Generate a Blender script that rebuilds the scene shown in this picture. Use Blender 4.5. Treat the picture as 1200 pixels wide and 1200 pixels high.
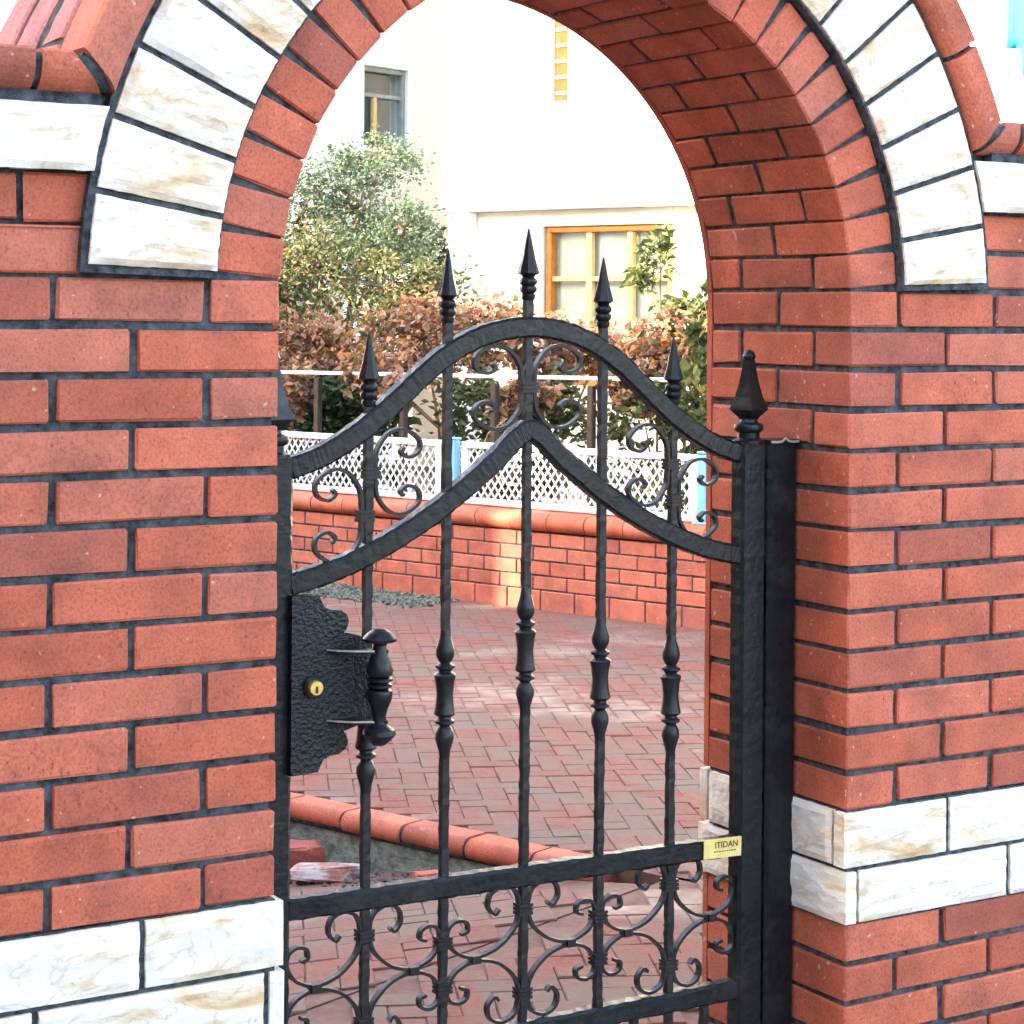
import bpy, bmesh, math, random
from math import sin, cos, pi, radians, hypot, atan2, sqrt
from mathutils import Vector, Matrix, Euler, noise
random.seed(7)
R = random.random
def U(a, b): return a + (b - a) * R()

scene = bpy.context.scene
for o in list(bpy.data.objects): bpy.data.objects.remove(o)
COL = scene.collection
ZS = 1.577                       # springing line of the arch
EYE = ZS - 0.057
YAW = 0.5474

# ------------------------------------------------------------------ camera
cd = bpy.data.cameras.new('camera'); cam = bpy.data.objects.new('camera', cd); COL.objects.link(cam)
cd.sensor_fit = 'HORIZONTAL'; cd.sensor_width = 36.0
cd.lens = 36.0 * 2426.1 / 1200.0
cd.shift_y = -228.5 / 1200.0
cd.clip_start = 0.05; cd.clip_end = 2000
fw = Vector((sin(YAW), cos(YAW), 0)); rt = Vector((cos(YAW), -sin(YAW), 0)); up = Vector((0, 0, 1))
rl = 0.0083
rx = rt * cos(rl) + up * sin(rl); ux = up * cos(rl) - rt * sin(rl)
cam.matrix_world = Matrix(((rx.x, ux.x, -fw.x, -1.3767), (rx.y, ux.y, -fw.y, -2.9581), (rx.z, ux.z, -fw.z, EYE), (0, 0, 0, 1)))
scene.camera = cam

# ------------------------------------------------------------------ sky, sun, exposure
SUN_EL = radians(25); SUN_DIR = Vector((-0.95, 0.30, 0)).normalized()
world = bpy.data.worlds.new('World'); scene.world = world; world.use_nodes = True
wn = world.node_tree.nodes; wl = world.node_tree.links
sky = wn.new('ShaderNodeTexSky'); sky.sky_type = 'NISHITA'; sky.sun_disc = False
sky.sun_elevation = SUN_EL; sky.sun_rotation = atan2(SUN_DIR.x, SUN_DIR.y)
sky.dust_density = 3.0; sky.air_density = 0.9; sky.ozone_density = 0.4
bg = wn['Background']; bg.inputs['Strength'].default_value = 0.15
wl.new(sky.outputs[0], bg.inputs[0])
sd = bpy.data.lights.new('sun', 'SUN'); sd.energy = 4.0; sd.angle = radians(0.9); sd.color = (1.0, 0.86, 0.66)
sun = bpy.data.objects.new('sun', sd); COL.objects.link(sun)
S = Vector((SUN_DIR.x * cos(SUN_EL), SUN_DIR.y * cos(SUN_EL), sin(SUN_EL)))
sun.rotation_euler = (-S).to_track_quat('-Z', 'Y').to_euler(); sun.location = (-6, 3, 9)
scene.view_settings.view_transform = 'Standard'; scene.view_settings.look = 'None'
scene.view_settings.exposure = 3.4; scene.view_settings.gamma = 1.0
scene.view_settings.use_white_balance = True; scene.view_settings.white_balance_temperature = 7300; scene.view_settings.white_balance_tint = 10

cy = scene.cycles
cy.max_bounces = 5; cy.diffuse_bounces = 3; cy.glossy_bounces = 2; cy.transmission_bounces = 4; cy.transparent_max_bounces = 4
cy.caustics_reflective = False; cy.caustics_refractive = False

# ------------------------------------------------------------------ materials
def nodes(name):
    m = bpy.data.materials.new(name); m.use_nodes = True
    n = m.node_tree.nodes; l = m.node_tree.links
    return m, n, l, n['Principled BSDF']
def ramp(n, stops):
    r = n.new('ShaderNodeValToRGB'); e = r.color_ramp.elements
    while len(e) < len(stops): e.new(0.5)
    for k, (p, c) in enumerate(stops): e[k].position = p; e[k].color = (*c, 1) if len(c) == 3 else c
    return r
def tex(n, l, kind, scale, vec, **kw):
    t = n.new(kind); t.inputs['Scale'].default_value = scale; l.new(vec, t.inputs['Vector'])
    for k, v in kw.items():
        if k in t.inputs: t.inputs[k].default_value = v
        else: setattr(t, k, v)
    return t
def mix(n, l, fac, a, b, mode='MIX'):
    m = n.new('ShaderNodeMix'); m.data_type = 'RGBA'; m.blend_type = mode
    for s, v in ((m.inputs['Factor'], fac), (m.inputs['A'], a), (m.inputs['B'], b)):
        if hasattr(v, 'default_value') or hasattr(v, 'is_output'): l.new(v, s)
        elif isinstance(v, (int, float)): s.default_value = v
        else: s.default_value = (*v, 1)
    return m.outputs['Result']
def bump(n, l, h, strength, dist, bs):
    b = n.new('ShaderNodeBump'); b.inputs['Strength'].default_value = strength; b.inputs['Distance'].default_value = dist
    l.new(h, b.inputs['Height']); l.new(b.outputs[0], bs.inputs['Normal'])
def pos(n): return n.new('ShaderNodeNewGeometry').outputs['Position']
def math_(n, l, op, a, b):
    m = n.new('ShaderNodeMath'); m.operation = op
    for s, v in zip(m.inputs, (a, b)):
        if isinstance(v, (int, float)): s.default_value = v
        else: l.new(v, s)
    return m.outputs[0]

def brick_material(name, c0, c1, c2, pit=1.0, dirt=0.16):
    m, n, l, b = nodes(name); p = pos(n)
    oi = n.new('ShaderNodeObjectInfo')
    dk = tuple(x * f for x, f in zip(c0, (.80, .92, 1.12)))
    r = ramp(n, [(0, dk), (0.22, c0), (0.55, c1), (0.85, c2), (1, tuple(x * 1.12 for x in c1))]); l.new(oi.outputs['Random'], r.inputs[0])
    big = tex(n, l, 'ShaderNodeTexNoise', 9, p, Detail=3, Roughness=0.6)
    rb = ramp(n, [(0.33, (0.74, 0.76, 0.80)), (0.5, (1, 1, 1)), (0.68, (1.20, 1.20, 1.18))]); l.new(big.outputs[0], rb.inputs[0])
    c = mix(n, l, 1.0, r.outputs[0], rb.outputs[0], 'MULTIPLY')
    fine = tex(n, l, 'ShaderNodeTexNoise', 190, p, Detail=2, Roughness=0.7)
    rf = ramp(n, [(0.28, (0.60, 0.56, 0.56)), (0.52, (1, 1, 1)), (0.8, (1.22, 1.22, 1.20))]); l.new(fine.outputs[0], rf.inputs[0])
    c = mix(n, l, 0.85, c, rf.outputs[0], 'MULTIPLY')
    # burnt pits
    mpp = n.new('ShaderNodeMapping'); mpp.inputs['Scale'].default_value = (1.5, 1.5, .8); l.new(p, mpp.inputs[0])
    v = tex(n, l, 'ShaderNodeTexNoise', 95, mpp.outputs[0], Detail=3, Roughness=0.6)
    rv = ramp(n, [(0.62, (0, 0, 0)), (0.70, (1, 1, 1))]); l.new(v.outputs[0], rv.inputs[0])
    c = mix(n, l, math_(n, l, 'MULTIPLY', rv.outputs[0], 0.55 * pit), c, (0.09, 0.03, 0.025))
    # pale lime flecks
    v2 = tex(n, l, 'ShaderNodeTexNoise', 70, p, Detail=1)
    rv2 = ramp(n, [(0.73, (0, 0, 0)), (0.77, (1, 1, 1))]); l.new(v2.outputs[0], rv2.inputs[0])
    c = mix(n, l, math_(n, l, 'MULTIPLY', rv2.outputs[0], 0.6), c, (0.62, 0.46, 0.40))
    # soot and lime haze
    d = tex(n, l, 'ShaderNodeTexNoise', 3.1, p, Detail=4, Roughness=0.65)
    rd = ramp(n, [(0.52, (0, 0, 0)), (0.75, (1, 1, 1))]); l.new(d.outputs[0], rd.inputs[0])
    c = mix(n, l, math_(n, l, 'MULTIPLY', rd.outputs[0], dirt), c, (0.32, 0.17, 0.14))
    l.new(c, b.inputs['Base Color']); b.inputs['Roughness'].default_value = 0.72
    b.inputs['Specular IOR Level'].default_value = 0.35
    h = math_(n, l, 'ADD', fine.outputs[0], math_(n, l, 'MULTIPLY', rv.outputs[0], -0.8))
    bump(n, l, h, 0.45, 0.0018, b)
    return m
M = {}
M['brick'] = brick_material('red_facing_brick', (0.44, 0.098, 0.052), (0.52, 0.122, 0.068), (0.47, 0.138, 0.088))
M['garden_brick'] = brick_material('garden_wall_brick', (0.43, 0.118, 0.080), (0.48, 0.14, 0.095), (0.46, 0.155, 0.11), 0.6)
M['coping'] = brick_material('coping_brick_red', (0.46, 0.115, 0.065), (0.51, 0.13, 0.078), (0.48, 0.15, 0.098), 0.8)
M['old_coping'] = brick_material('weathered_top_brick', (0.38, 0.125, 0.115), (0.43, 0.17, 0.16), (0.45, 0.21, 0.20), 0.8, 0.5)

def simple(name, col, rough=0.6, metal=0.0, spec=0.5):
    m, n, l, b = nodes(name)
    b.inputs['Base Color'].default_value = (*col, 1); b.inputs['Roughness'].default_value = rough
    b.inputs['Metallic'].default_value = metal; b.inputs['Specular IOR Level'].default_value = spec
    return m
def noisy(name, c0, c1, scale, rough=0.8, bs=0.4, bd=0.004, lo=0.35, hi=0.65, spec=0.3, detail=6):
    m, n, l, b = nodes(name); p = pos(n)
    t = tex(n, l, 'ShaderNodeTexNoise', scale, p, Detail=detail, Roughness=0.65)
    r = ramp(n, [(lo, c0), (hi, c1)]); l.new(t.outputs[0], r.inputs[0]); l.new(r.outputs[0], b.inputs['Base Color'])
    b.inputs['Roughness'].default_value = rough; b.inputs['Specular IOR Level'].default_value = spec
    if bs: bump(n, l, t.outputs[0], bs, bd, b)
    return m
M['mortar'] = noisy('dark_slate_mortar', (0.012, 0.016, 0.021), (0.13, 0.155, 0.18), 42, 0.85, 1.0, 0.009, 0.34, 0.76, 0.3, 8)

def stone_material():
    m, n, l, b = nodes('cream_sandstone'); p = pos(n)
    oi = n.new('ShaderNodeObjectInfo')
    cmb = n.new('ShaderNodeCombineXYZ')
    for k, f in enumerate((37.0, 11.0, 23.0)): l.new(math_(n, l, 'MULTIPLY', oi.outputs['Random'], f), cmb.inputs[k])
    va = n.new('ShaderNodeVectorMath'); l.new(p, va.inputs[0]); l.new(cmb.outputs[0], va.inputs[1]); q = va.outputs[0]
    mp = n.new('ShaderNodeMapping'); mp.inputs['Scale'].default_value = (2.2, 2.2, 6.0); mp.inputs['Rotation'].default_value = (0.3, 0.35, 0)
    l.new(q, mp.inputs[0])
    w = tex(n, l, 'ShaderNodeTexNoise', 2.2, mp.outputs[0], Detail=7, Roughness=0.6, Distortion=1.1)
    r = ramp(n, [(0.31, (0.62, 0.42, 0.24)), (0.39, (0.73, 0.58, 0.41)), (0.46, (0.78, 0.71, 0.60)), (0.54, (0.80, 0.77, 0.71)), (0.64, (0.80, 0.78, 0.74)), (0.74, (0.74, 0.62, 0.50))])
    l.new(w.outputs[0], r.inputs[0])
    # thin ochre veins
    w2 = tex(n, l, 'ShaderNodeTexNoise', 1.3, mp.outputs[0], Detail=4, Distortion=2.2)
    rv = ramp(n, [(0.475, (0, 0, 0)), (0.5, (1, 1, 1)), (0.525, (0, 0, 0))]); l.new(w2.outputs[0], rv.inputs[0])
    c = mix(n, l, math_(n, l, 'MULTIPLY', rv.outputs[0], 0.38), r.outputs[0], (0.50, 0.28, 0.12))
    w3 = tex(n, l, 'ShaderNodeTexNoise', 55, q, Detail=2)
    rs = ramp(n, [(0.70, (0, 0, 0)), (0.76, (1, 1, 1))]); l.new(w3.outputs[0], rs.inputs[0])
    c = mix(n, l, math_(n, l, 'MULTIPLY', rs.outputs[0], 0.5), c, (0.25, 0.20, 0.16))
    l.new(c, b.inputs['Base Color']); b.inputs['Roughness'].default_value = 0.7; b.inputs['Specular IOR Level'].default_value = 0.3
    w4 = tex(n, l, 'ShaderNodeTexNoise', 38, q, Detail=5, Roughness=0.6)
    bump(n, l, math_(n, l, 'ADD', w4.outputs[0], math_(n, l, 'MULTIPLY', w.outputs[0], 1.5)), 0.5, 0.006, b)
    return m
M['stone'] = stone_material()

def iron_material(name, scale, bs, bd, rough=0.42, col0=(0.0025, 0.0045, 0.006), col1=(0.008, 0.012, 0.015)):
    m, n, l, b = nodes(name); p = pos(n)
    t = tex(n, l, 'ShaderNodeTexNoise', scale, p, Detail=3, Roughness=0.5)
    r = ramp(n, [(0.3, col0), (0.75, col1)]); l.new(t.outputs[0], r.inputs[0])
    d = tex(n, l, 'ShaderNodeTexNoise', 14, p, Detail=6)
    rd = ramp(n, [(0.55, (0, 0, 0)), (0.8, (1, 1, 1))]); l.new(d.outputs[0], rd.inputs[0])
    c = mix(n, l, math_(n, l, 'MULTIPLY', rd.outputs[0], 0.3), r.outputs[0], (0.05, 0.046, 0.042))
    l.new(c, b.inputs['Base Color'])
    rr = ramp(n, [(0.3, (rough - 0.08,) * 3), (0.8, (rough + 0.2,) * 3)]); l.new(d.outputs[0], rr.inputs[0]); l.new(rr.outputs[0], b.inputs['Roughness'])
    b.inputs['Specular IOR Level'].default_value = 0.32
    bump(n, l, t.outputs[0], bs, bd, b)
    return m
M['iron'] = iron_material('black_painted_iron', 75, 0.5, 0.003, 0.36)
M['forged'] = iron_material('forged_scroll_iron', 120, 0.3, 0.002, 0.38, (0.007, 0.008, 0.010), (0.020, 0.020, 0.022))
M['plate'] = iron_material('hammered_iron_plate', 130, 0.9, 0.006, 0.34)
M['edge'] = simple('worn_bright_iron', (0.55, 0.53, 0.5), 0.35, 0.6)
M['brass'] = noisy('brass', (0.62, 0.42, 0.10), (0.78, 0.58, 0.20), 120, 0.32, 0.1, 0.001); M['brass'].node_tree.nodes['Principled BSDF'].inputs['Metallic'].default_value = 0.7
M['gold'] = noisy('yellow_enamel', (0.72, 0.52, 0.14), (0.82, 0.68, 0.30), 40, 0.4, 0.1, 0.001)
M['ink'] = simple('black_ink', (0.03, 0.02, 0.01), 0.5)
M['white_pvc'] = noisy('white_plastic', (0.66, 0.73, 0.78), (0.76, 0.80, 0.82), 9, 0.45, 0.05, 0.001)
M['blue_paint'] = noisy('sky_blue_paint', (0.13, 0.42, 0.66), (0.22, 0.52, 0.74), 12, 0.5, 0.1, 0.001)
M['white_wall'] = noisy('white_render', (0.82, 0.82, 0.82), (0.88, 0.88, 0.87), 2.5, 0.85, 0.3, 0.004)
M['cream_wall'] = noisy('cream_render', (0.76, 0.72, 0.60), (0.82, 0.79, 0.68), 2.5, 0.85, 0.3, 0.004)
M['ochre_wall'] = noisy('dark_ochre_render', (0.14, 0.10, 0.07), (0.20, 0.145, 0.10), 2.5, 0.85, 0.3, 0.004)
M['orange_wood'] = noisy('orange_varnished_wood', (0.42, 0.14, 0.03), (0.55, 0.22, 0.05), 14, 0.45, 0.2, 0.002)
M['yellow_wood'] = noisy('pale_varnished_wood', (0.66, 0.46, 0.18), (0.74, 0.56, 0.28), 14, 0.45, 0.2, 0.002)
M['curtain'] = noisy('cream_curtain', (0.72, 0.64, 0.44), (0.82, 0.77, 0.62), 6, 0.9, 0.2, 0.01)
M['grey_wood'] = noisy('grey_green_window_frame', (0.22, 0.30, 0.30), (0.30, 0.38, 0.38), 18, 0.5, 0.1, 0.001)
M['dark_room'] = simple('dark_room', (0.10, 0.16, 0.19), 0.9)
M['tile'] = noisy('red_roof_tile', (0.30, 0.09, 0.05), (0.42, 0.15, 0.09), 8, 0.8)
M['concrete'] = noisy('mossy_concrete', (0.10, 0.135, 0.115), (0.42, 0.47, 0.43), 22, 0.9, 0.9, 0.02, 0.32, 0.70)
M['gravel'] = noisy('grey_gravel', (0.07, 0.085, 0.065), (0.22, 0.23, 0.19), 24, 0.9, 0.3, 0.004)
M['asphalt'] = noisy('grey_street_paving', (0.16, 0.155, 0.15), (0.26, 0.25, 0.24), 5, 0.9)
M['yard'] = noisy('concrete_yard', (0.17, 0.17, 0.165), (0.26, 0.255, 0.245), 3, 0.9)
M['sand'] = noisy('joint_sand', (0.12, 0.062, 0.050), (0.18, 0.105, 0.09), 20, 0.95)
M['soil'] = noisy('garden_soil', (0.07, 0.055, 0.04), (0.16, 0.13, 0.09), 6, 0.95, 0.6, 0.02)
M['dark_post'] = noisy('dark_brown_post', (0.035, 0.028, 0.024), (0.07, 0.05, 0.042), 20, 0.7)
M['blue_cloth'] = noisy('bright_blue_cloth', (0.0, 0.09, 0.17), (0.005, 0.16, 0.26), 5, 0.75, 0.2, 0.01)
M['rubble'] = brick_material('rubble_brick', (0.33, 0.07, 0.05), (0.38, 0.09, 0.06), (0.40, 0.12, 0.09), 0.6, 0.5)
M['plaster'] = noisy('broken_plaster', (0.36, 0.16, 0.13), (0.48, 0.43, 0.40), 15, 0.9, 0.5, 0.008, 0.42, 0.58)
M['scrap'] = simple('pale_blue_scrap', (0.45, 0.66, 0.78), 0.6)
def glass_material():                            # thin pane: clear with a fresnel sheen
    m, n, l, b = nodes('window_glass')
    tr = n.new('ShaderNodeBsdfTransparent'); tr.inputs[0].default_value = (0.9, 0.94, 0.95, 1)
    gl = n.new('ShaderNodeBsdfGlossy'); gl.inputs['Roughness'].default_value = 0.04
    ms = n.new('ShaderNodeMixShader'); ms.inputs[0].default_value = 0.07; l.new(tr.outputs[0], ms.inputs[1]); l.new(gl.outputs[0], ms.inputs[2])
    l.new(ms.outputs[0], n['Material Output'].inputs[0])
    return m
M['glass'] = glass_material()
def paver_material():
    m, n, l, b = nodes('red_concrete_paver'); p = pos(n)
    oi = n.new('ShaderNodeObjectInfo')
    r = ramp(n, [(0, (0.195, 0.070, 0.056)), (0.5, (0.225, 0.083, 0.067)), (1, (0.205, 0.090, 0.074))]); l.new(oi.outputs['Random'], r.inputs[0])
    at = n.new('ShaderNodeAttribute'); at.attribute_name = 'tint'
    f = tex(n, l, 'ShaderNodeTexNoise', 60, p, Detail=4)
    rf = ramp(n, [(0.3, (0.75, 0.75, 0.75)), (0.7, (1.15, 1.15, 1.15))]); l.new(f.outputs[0], rf.inputs[0])
    c = mix(n, l, 0.8, r.outputs[0], rf.outputs[0], 'MULTIPLY')
    # moss / dust film
    d = tex(n, l, 'ShaderNodeTexNoise', 2.6, p, Detail=6, Roughness=0.72, Distortion=0.8)
    rd = ramp(n, [(0.40, (0, 0, 0)), (0.60, (1, 1, 1))]); l.new(d.outputs[0], rd.inputs[0])
    c = mix(n, l, math_(n, l, 'MULTIPLY', rd.outputs[0], 0.72), c, (0.135, 0.128, 0.110))
    d2 = tex(n, l, 'ShaderNodeTexNoise', 1.1, p, Detail=6, Roughness=0.6)
    d2.inputs['Vector'].default_value = (0, 0, 0)
    rd2 = ramp(n, [(0.56, (0, 0, 0)), (0.70, (1, 1, 1))]); l.new(d2.outputs[0], rd2.inputs[0])
    c = mix(n, l, math_(n, l, 'MULTIPLY', rd2.outputs[0], 0.75), c, (0.30, 0.235, 0.215))  # pale glossy patches: sky reflection on wet paving put into the colour
    l.new(c, b.inputs['Base Color'])
    rr = ramp(n, [(0.54, (0.8,) * 3), (0.66, (0.35,) * 3)]); l.new(d2.outputs[0], rr.inputs[0]); l.new(rr.outputs[0], b.inputs['Roughness'])
    b.inputs['Specular IOR Level'].default_value = 0.15
    bump(n, l, f.outputs[0], 0.4, 0.003, b)
    return m
M['paver'] = paver_material()
def leaf_material(name, stops, trans=0.35, rough=0.55):
    m, n, l, b = nodes(name)
    at = n.new('ShaderNodeAttribute'); at.attribute_name = 'tint'
    r = ramp(n, stops); l.new(at.outputs['Fac'], r.inputs[0])
    l.new(r.outputs[0], b.inputs['Base Color']); b.inputs['Roughness'].default_value = rough
    tr = n.new('ShaderNodeBsdfTranslucent'); l.new(r.outputs[0], tr.inputs[0])
    ms = n.new('ShaderNodeMixShader'); ms.inputs[0].default_value = trans
    l.new(b.outputs[0], ms.inputs[1]); l.new(tr.outputs[0], ms.inputs[2]); l.new(ms.outputs[0], n['Material Output'].inputs[0])
    return m
M['leaf_silver'] = leaf_material('silver_green_leaf', [(0, (0.045, 0.085, 0.045)), (0.5, (0.09, 0.15, 0.09)), (1, (0.19, 0.28, 0.22))])
M['leaf_olive'] = leaf_material('olive_leaf', [(0, (0.035, 0.06, 0.025)), (0.55, (0.09, 0.115, 0.045)), (0.88, (0.15, 0.145, 0.065)), (1, (0.24, 0.14, 0.07))])
M['leaf_brown'] = leaf_material('dry_brown_leaf', [(0, (0.10, 0.11, 0.04)), (0.10, (0.15, 0.13, 0.05)), (0.16, (0.18, 0.085, 0.05)), (0.5, (0.32, 0.18, 0.12)), (0.84, (0.46, 0.32, 0.24)), (0.92, (0.44, 0.17, 0.05)), (1, (0.50, 0.22, 0.07))])
M['leaf_dark'] = leaf_material('dark_green_leaf', [(0, (0.012, 0.03, 0.012)), (0.6, (0.035, 0.075, 0.025)), (1, (0.10, 0.15, 0.06))])
M['leaf_vine'] = leaf_material('yellow_green_vine_leaf', [(0, (0.04, 0.07, 0.02)), (0.6, (0.09, 0.125, 0.04)), (0.9, (0.17, 0.18, 0.06)), (1, (0.30, 0.22, 0.05))])
M['bark'] = noisy('twig_bark', (0.08, 0.055, 0.04), (0.20, 0.15, 0.11), 30, 0.9)
M['straw'] = noisy('straw_stem', (0.40, 0.30, 0.15), (0.50, 0.40, 0.22), 30, 0.8)

# ------------------------------------------------------------------ object helpers
def link(o, parent=None):
    COL.objects.link(o)
    if parent is not None: o.parent = parent
    return o
def tag(o, label=None, cat=None, group=None, kind=None):
    if label: o['label'] = label
    if cat: o['category'] = cat
    if group: o['group'] = group
    if kind: o['kind'] = kind
    return o
def thing(name, label, cat, loc=(0, 0, 0), rot=(0, 0, 0), group=None):
    o = bpy.data.objects.new(name, None); o.empty_display_size = 0.1
    link(o); o.location = loc; o.rotation_euler = rot
    return tag(o, label, cat, group)
def obj(name, me, mat=None, parent=None, loc=(0, 0, 0), rot=(0, 0, 0)):
    if mat is not None and not me.materials: me.materials.append(M[mat] if isinstance(mat, str) else mat)
    o = bpy.data.objects.new(name, me); link(o, parent); o.location = loc; o.rotation_euler = rot
    return o
def pyd(name, v, f, smooth=False):
    me = bpy.data.meshes.new(name); me.from_pydata(v, [], f); me.update()
    if smooth: me.shade_smooth()
    return me
def bm_mesh(bm, name, smooth=False):
    bmesh.ops.recalc_face_normals(bm, faces=bm.faces)
    me = bpy.data.meshes.new(name); bm.to_mesh(me); bm.free()
    if smooth: me.shade_smooth()
    return me
class MB:                                       # collects boxes / bars into one mesh
    def __init__(s): s.v = []; s.f = []
    def box(s, a, b):
        k = len(s.v)
        s.v += [(x, y, z) for x in (a[0], b[0]) for y in (a[1], b[1]) for z in (a[2], b[2])]
        s.f += [tuple(k + i for i in q) for q in ((0, 1, 3, 2), (4, 6, 7, 5), (0, 4, 5, 1), (2, 3, 7, 6), (0, 2, 6, 4), (1, 5, 7, 3))]
        return s
    def add(s, v, f):
        k = len(s.v); s.v += v; s.f += [tuple(k + i for i in q) for q in f]; return s
    def mesh(s, name, smooth=False): return pyd(name, s.v, s.f, smooth)
def box_mesh(name, sx, sy, sz, ch=0.004, jit=0.0, hexa=None):
    """bevelled block centred on the origin; hexa = 8 explicit corners instead"""
    bm = bmesh.new(); bmesh.ops.create_cube(bm, size=1.0)
    if hexa:
        for v in bm.verts: v.co = hexa((v.co.x > 0, v.co.y > 0, v.co.z > 0))
    else:
        for v in bm.verts: v.co = (v.co.x * sx, v.co.y * sy, v.co.z * sz)
    bmesh.ops.bevel(bm, geom=list(bm.edges), offset=ch, segments=1, affect='EDGES', profile=0.5)
    if jit:
        for v in bm.verts: v.co += Vector((U(-jit, jit), U(-jit, jit), U(-jit, jit)))
    return bm_mesh(bm, name)
_cache = {}
def brick_me(sx, sy, sz, mat, ch=0.003, jit=0.0017, nvar=2):
    k = (round(sx, 3), round(sy, 3), round(sz, 3), mat)
    if k not in _cache:
        _cache[k] = [box_mesh('brick', sx, sy, sz, ch, jit) for _ in range(nvar)]
        for me in _cache[k]: me.materials.append(M[mat])
    return random.choice(_cache[k])
def catmull(pts, n):
    P = [Vector(p) for p in pts]; P = [2 * P[0] - P[1]] + P + [2 * P[-1] - P[-2]]
    out = []
    for i in range(1, len(P) - 2):
        for k in range(n):
            t = k / n; a, b, c, d = P[i - 1:i + 3]
            out.append(0.5 * ((2 * b) + (c - a) * t + (2 * a - 5 * b + 4 * c - d) * t * t + (3 * b - a - 3 * c + d) * t ** 3))
    out.append(P[-2].copy()); return out
def sweep_xz(path, hw, y0, y1, name, ch=0.0, ham=0.0):
    """flat bar following a path in the XZ plane; hw half width in the plane (number or function), y0..y1 depth.
       ham > 0 gives forged, hammered arrises"""
    n = len(path); V = []; F = []
    for i, p in enumerate(path):
        a = path[max(0, i - 1)]; b = path[min(n - 1, i + 1)]
        t = Vector((b[0] - a[0], b[1] - a[1])); t = t.normalized() if t.length else Vector((1, 0))
        nn = Vector((-t.y, t.x)); w = hw(i / (n - 1)) if callable(hw) else hw
        if ch:
            sec = [(-w, y0 + ch), (-w + ch, y0), (w - ch, y0), (w, y0 + ch), (w, y1 - ch), (w - ch, y1), (-w + ch, y1), (-w, y1 - ch)]
        else: sec = [(-w, y0), (w, y0), (w, y1), (-w, y1)]
        for (o, y) in sec:
            j = ham * U(-1, 1) if ham else 0; j2 = ham * U(-.4, .4) if ham else 0
            V.append((p[0] + nn.x * (o + j), y + j2, p[1] + nn.y * (o + j)))
    m = len(sec)
    for i in range(n - 1):
        for k in range(m):
            a = i * m + k; b = i * m + (k + 1) % m
            F.append((a, b, b + m, a + m))
    F.append(tuple(range(m - 1, -1, -1))); F.append(tuple((n - 1) * m + k for k in range(m)))
    return pyd(name, V, F)
def lathe(profile, seg, name, rot=0.0, smooth=True):
    V = []; F = []
    for r, z in profile:
        for k in range(seg):
            a = rot + 2 * pi * k / seg; V.append((r * cos(a), r * sin(a), z))
    for i in range(len(profile) - 1):
        for k in range(seg):
            a = i * seg + k; b = i * seg + (k + 1) % seg; F.append((a, b, b + seg, a + seg))
    F.append(tuple(range(seg - 1, -1, -1))); F.append(tuple((len(profile) - 1) * seg + k for k in range(seg)))
    me = pyd(name, V, F)
    if smooth:
        me.shade_smooth()
        try: me.set_sharp_from_angle(angle=radians(40))
        except Exception: pass
    return me
def rock(name, mapf, nx, nz, ny, amp, seed, edge=0.07):
    """rock-faced block: a box grid in (a,b,c) in [0,1]^3 sent through mapf; the face b=0 is the dressed show face"""
    bm = bmesh.new(); idx = {}
    def vert(i, j, k):
        if (i, j, k) not in idx:
            a, b, c = i / nx, j / ny, k / nz
            e = min(min(a, 1 - a) / edge, 1) * min(min(c, 1 - c) / edge, 1)
            d = 0
            if j == 0:
                nv = noise.noise(Vector((a * 3.1 + seed * 7.3, c * 2.6 + seed, seed * 1.7))) + 0.6 * abs(noise.noise(Vector((a * 5 + seed, c * 9 + a * 2, seed * 3.1)))) + .3 * noise.noise(Vector((a * 17 + seed, c * 13, seed)))
                d = -amp * (0.42 * e + 0.72 * e * nv)
            co = Vector(mapf(a + U(-.004, .004), b, c + U(-.006, .006), d))
            idx[(i, j, k)] = bm.verts.new(co)
        return idx[(i, j, k)]
    for i in range(nx):
        for k in range(nz):
            bm.faces.new([vert(i, 0, k), vert(i + 1, 0, k), vert(i + 1, 0, k + 1), vert(i, 0, k + 1)])
            bm.faces.new([vert(i, ny, k), vert(i, ny, k + 1), vert(i + 1, ny, k + 1), vert(i + 1, ny, k)])
    for j in range(ny):
        for i in range(nx):
            bm.faces.new([vert(i, j, 0), vert(i, j + 1, 0), vert(i + 1, j + 1, 0), vert(i + 1, j, 0)])
            bm.faces.new([vert(i, j, nz), vert(i + 1, j, nz), vert(i + 1, j + 1, nz), vert(i, j + 1, nz)])
        for k in range(nz):
            bm.faces.new([vert(0, j, k), vert(0, j, k + 1), vert(0, j + 1, k + 1), vert(0, j + 1, k)])
            bm.faces.new([vert(nx, j, k), vert(nx, j + 1, k), vert(nx, j + 1, k + 1), vert(nx, j, k + 1)])
    me = bm_mesh(bm, name); me.materials.append(M['stone']); return me

# ================================================================== SETTING: grounds
W = 1.1634; D = 0.43
TH = radians(20); O = Vector((4.73, 5.198, 0))
n_ = Vector((cos(TH), sin(TH), 0)); t_ = Vector((-sin(TH), cos(TH), 0))
def G(v, u, z=0.0): return O + n_ * v + t_ * u + Vector((0, 0, z))       # garden frame: v to the right and away, u away along the garden wall
GROT = (0, 0, TH)

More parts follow.
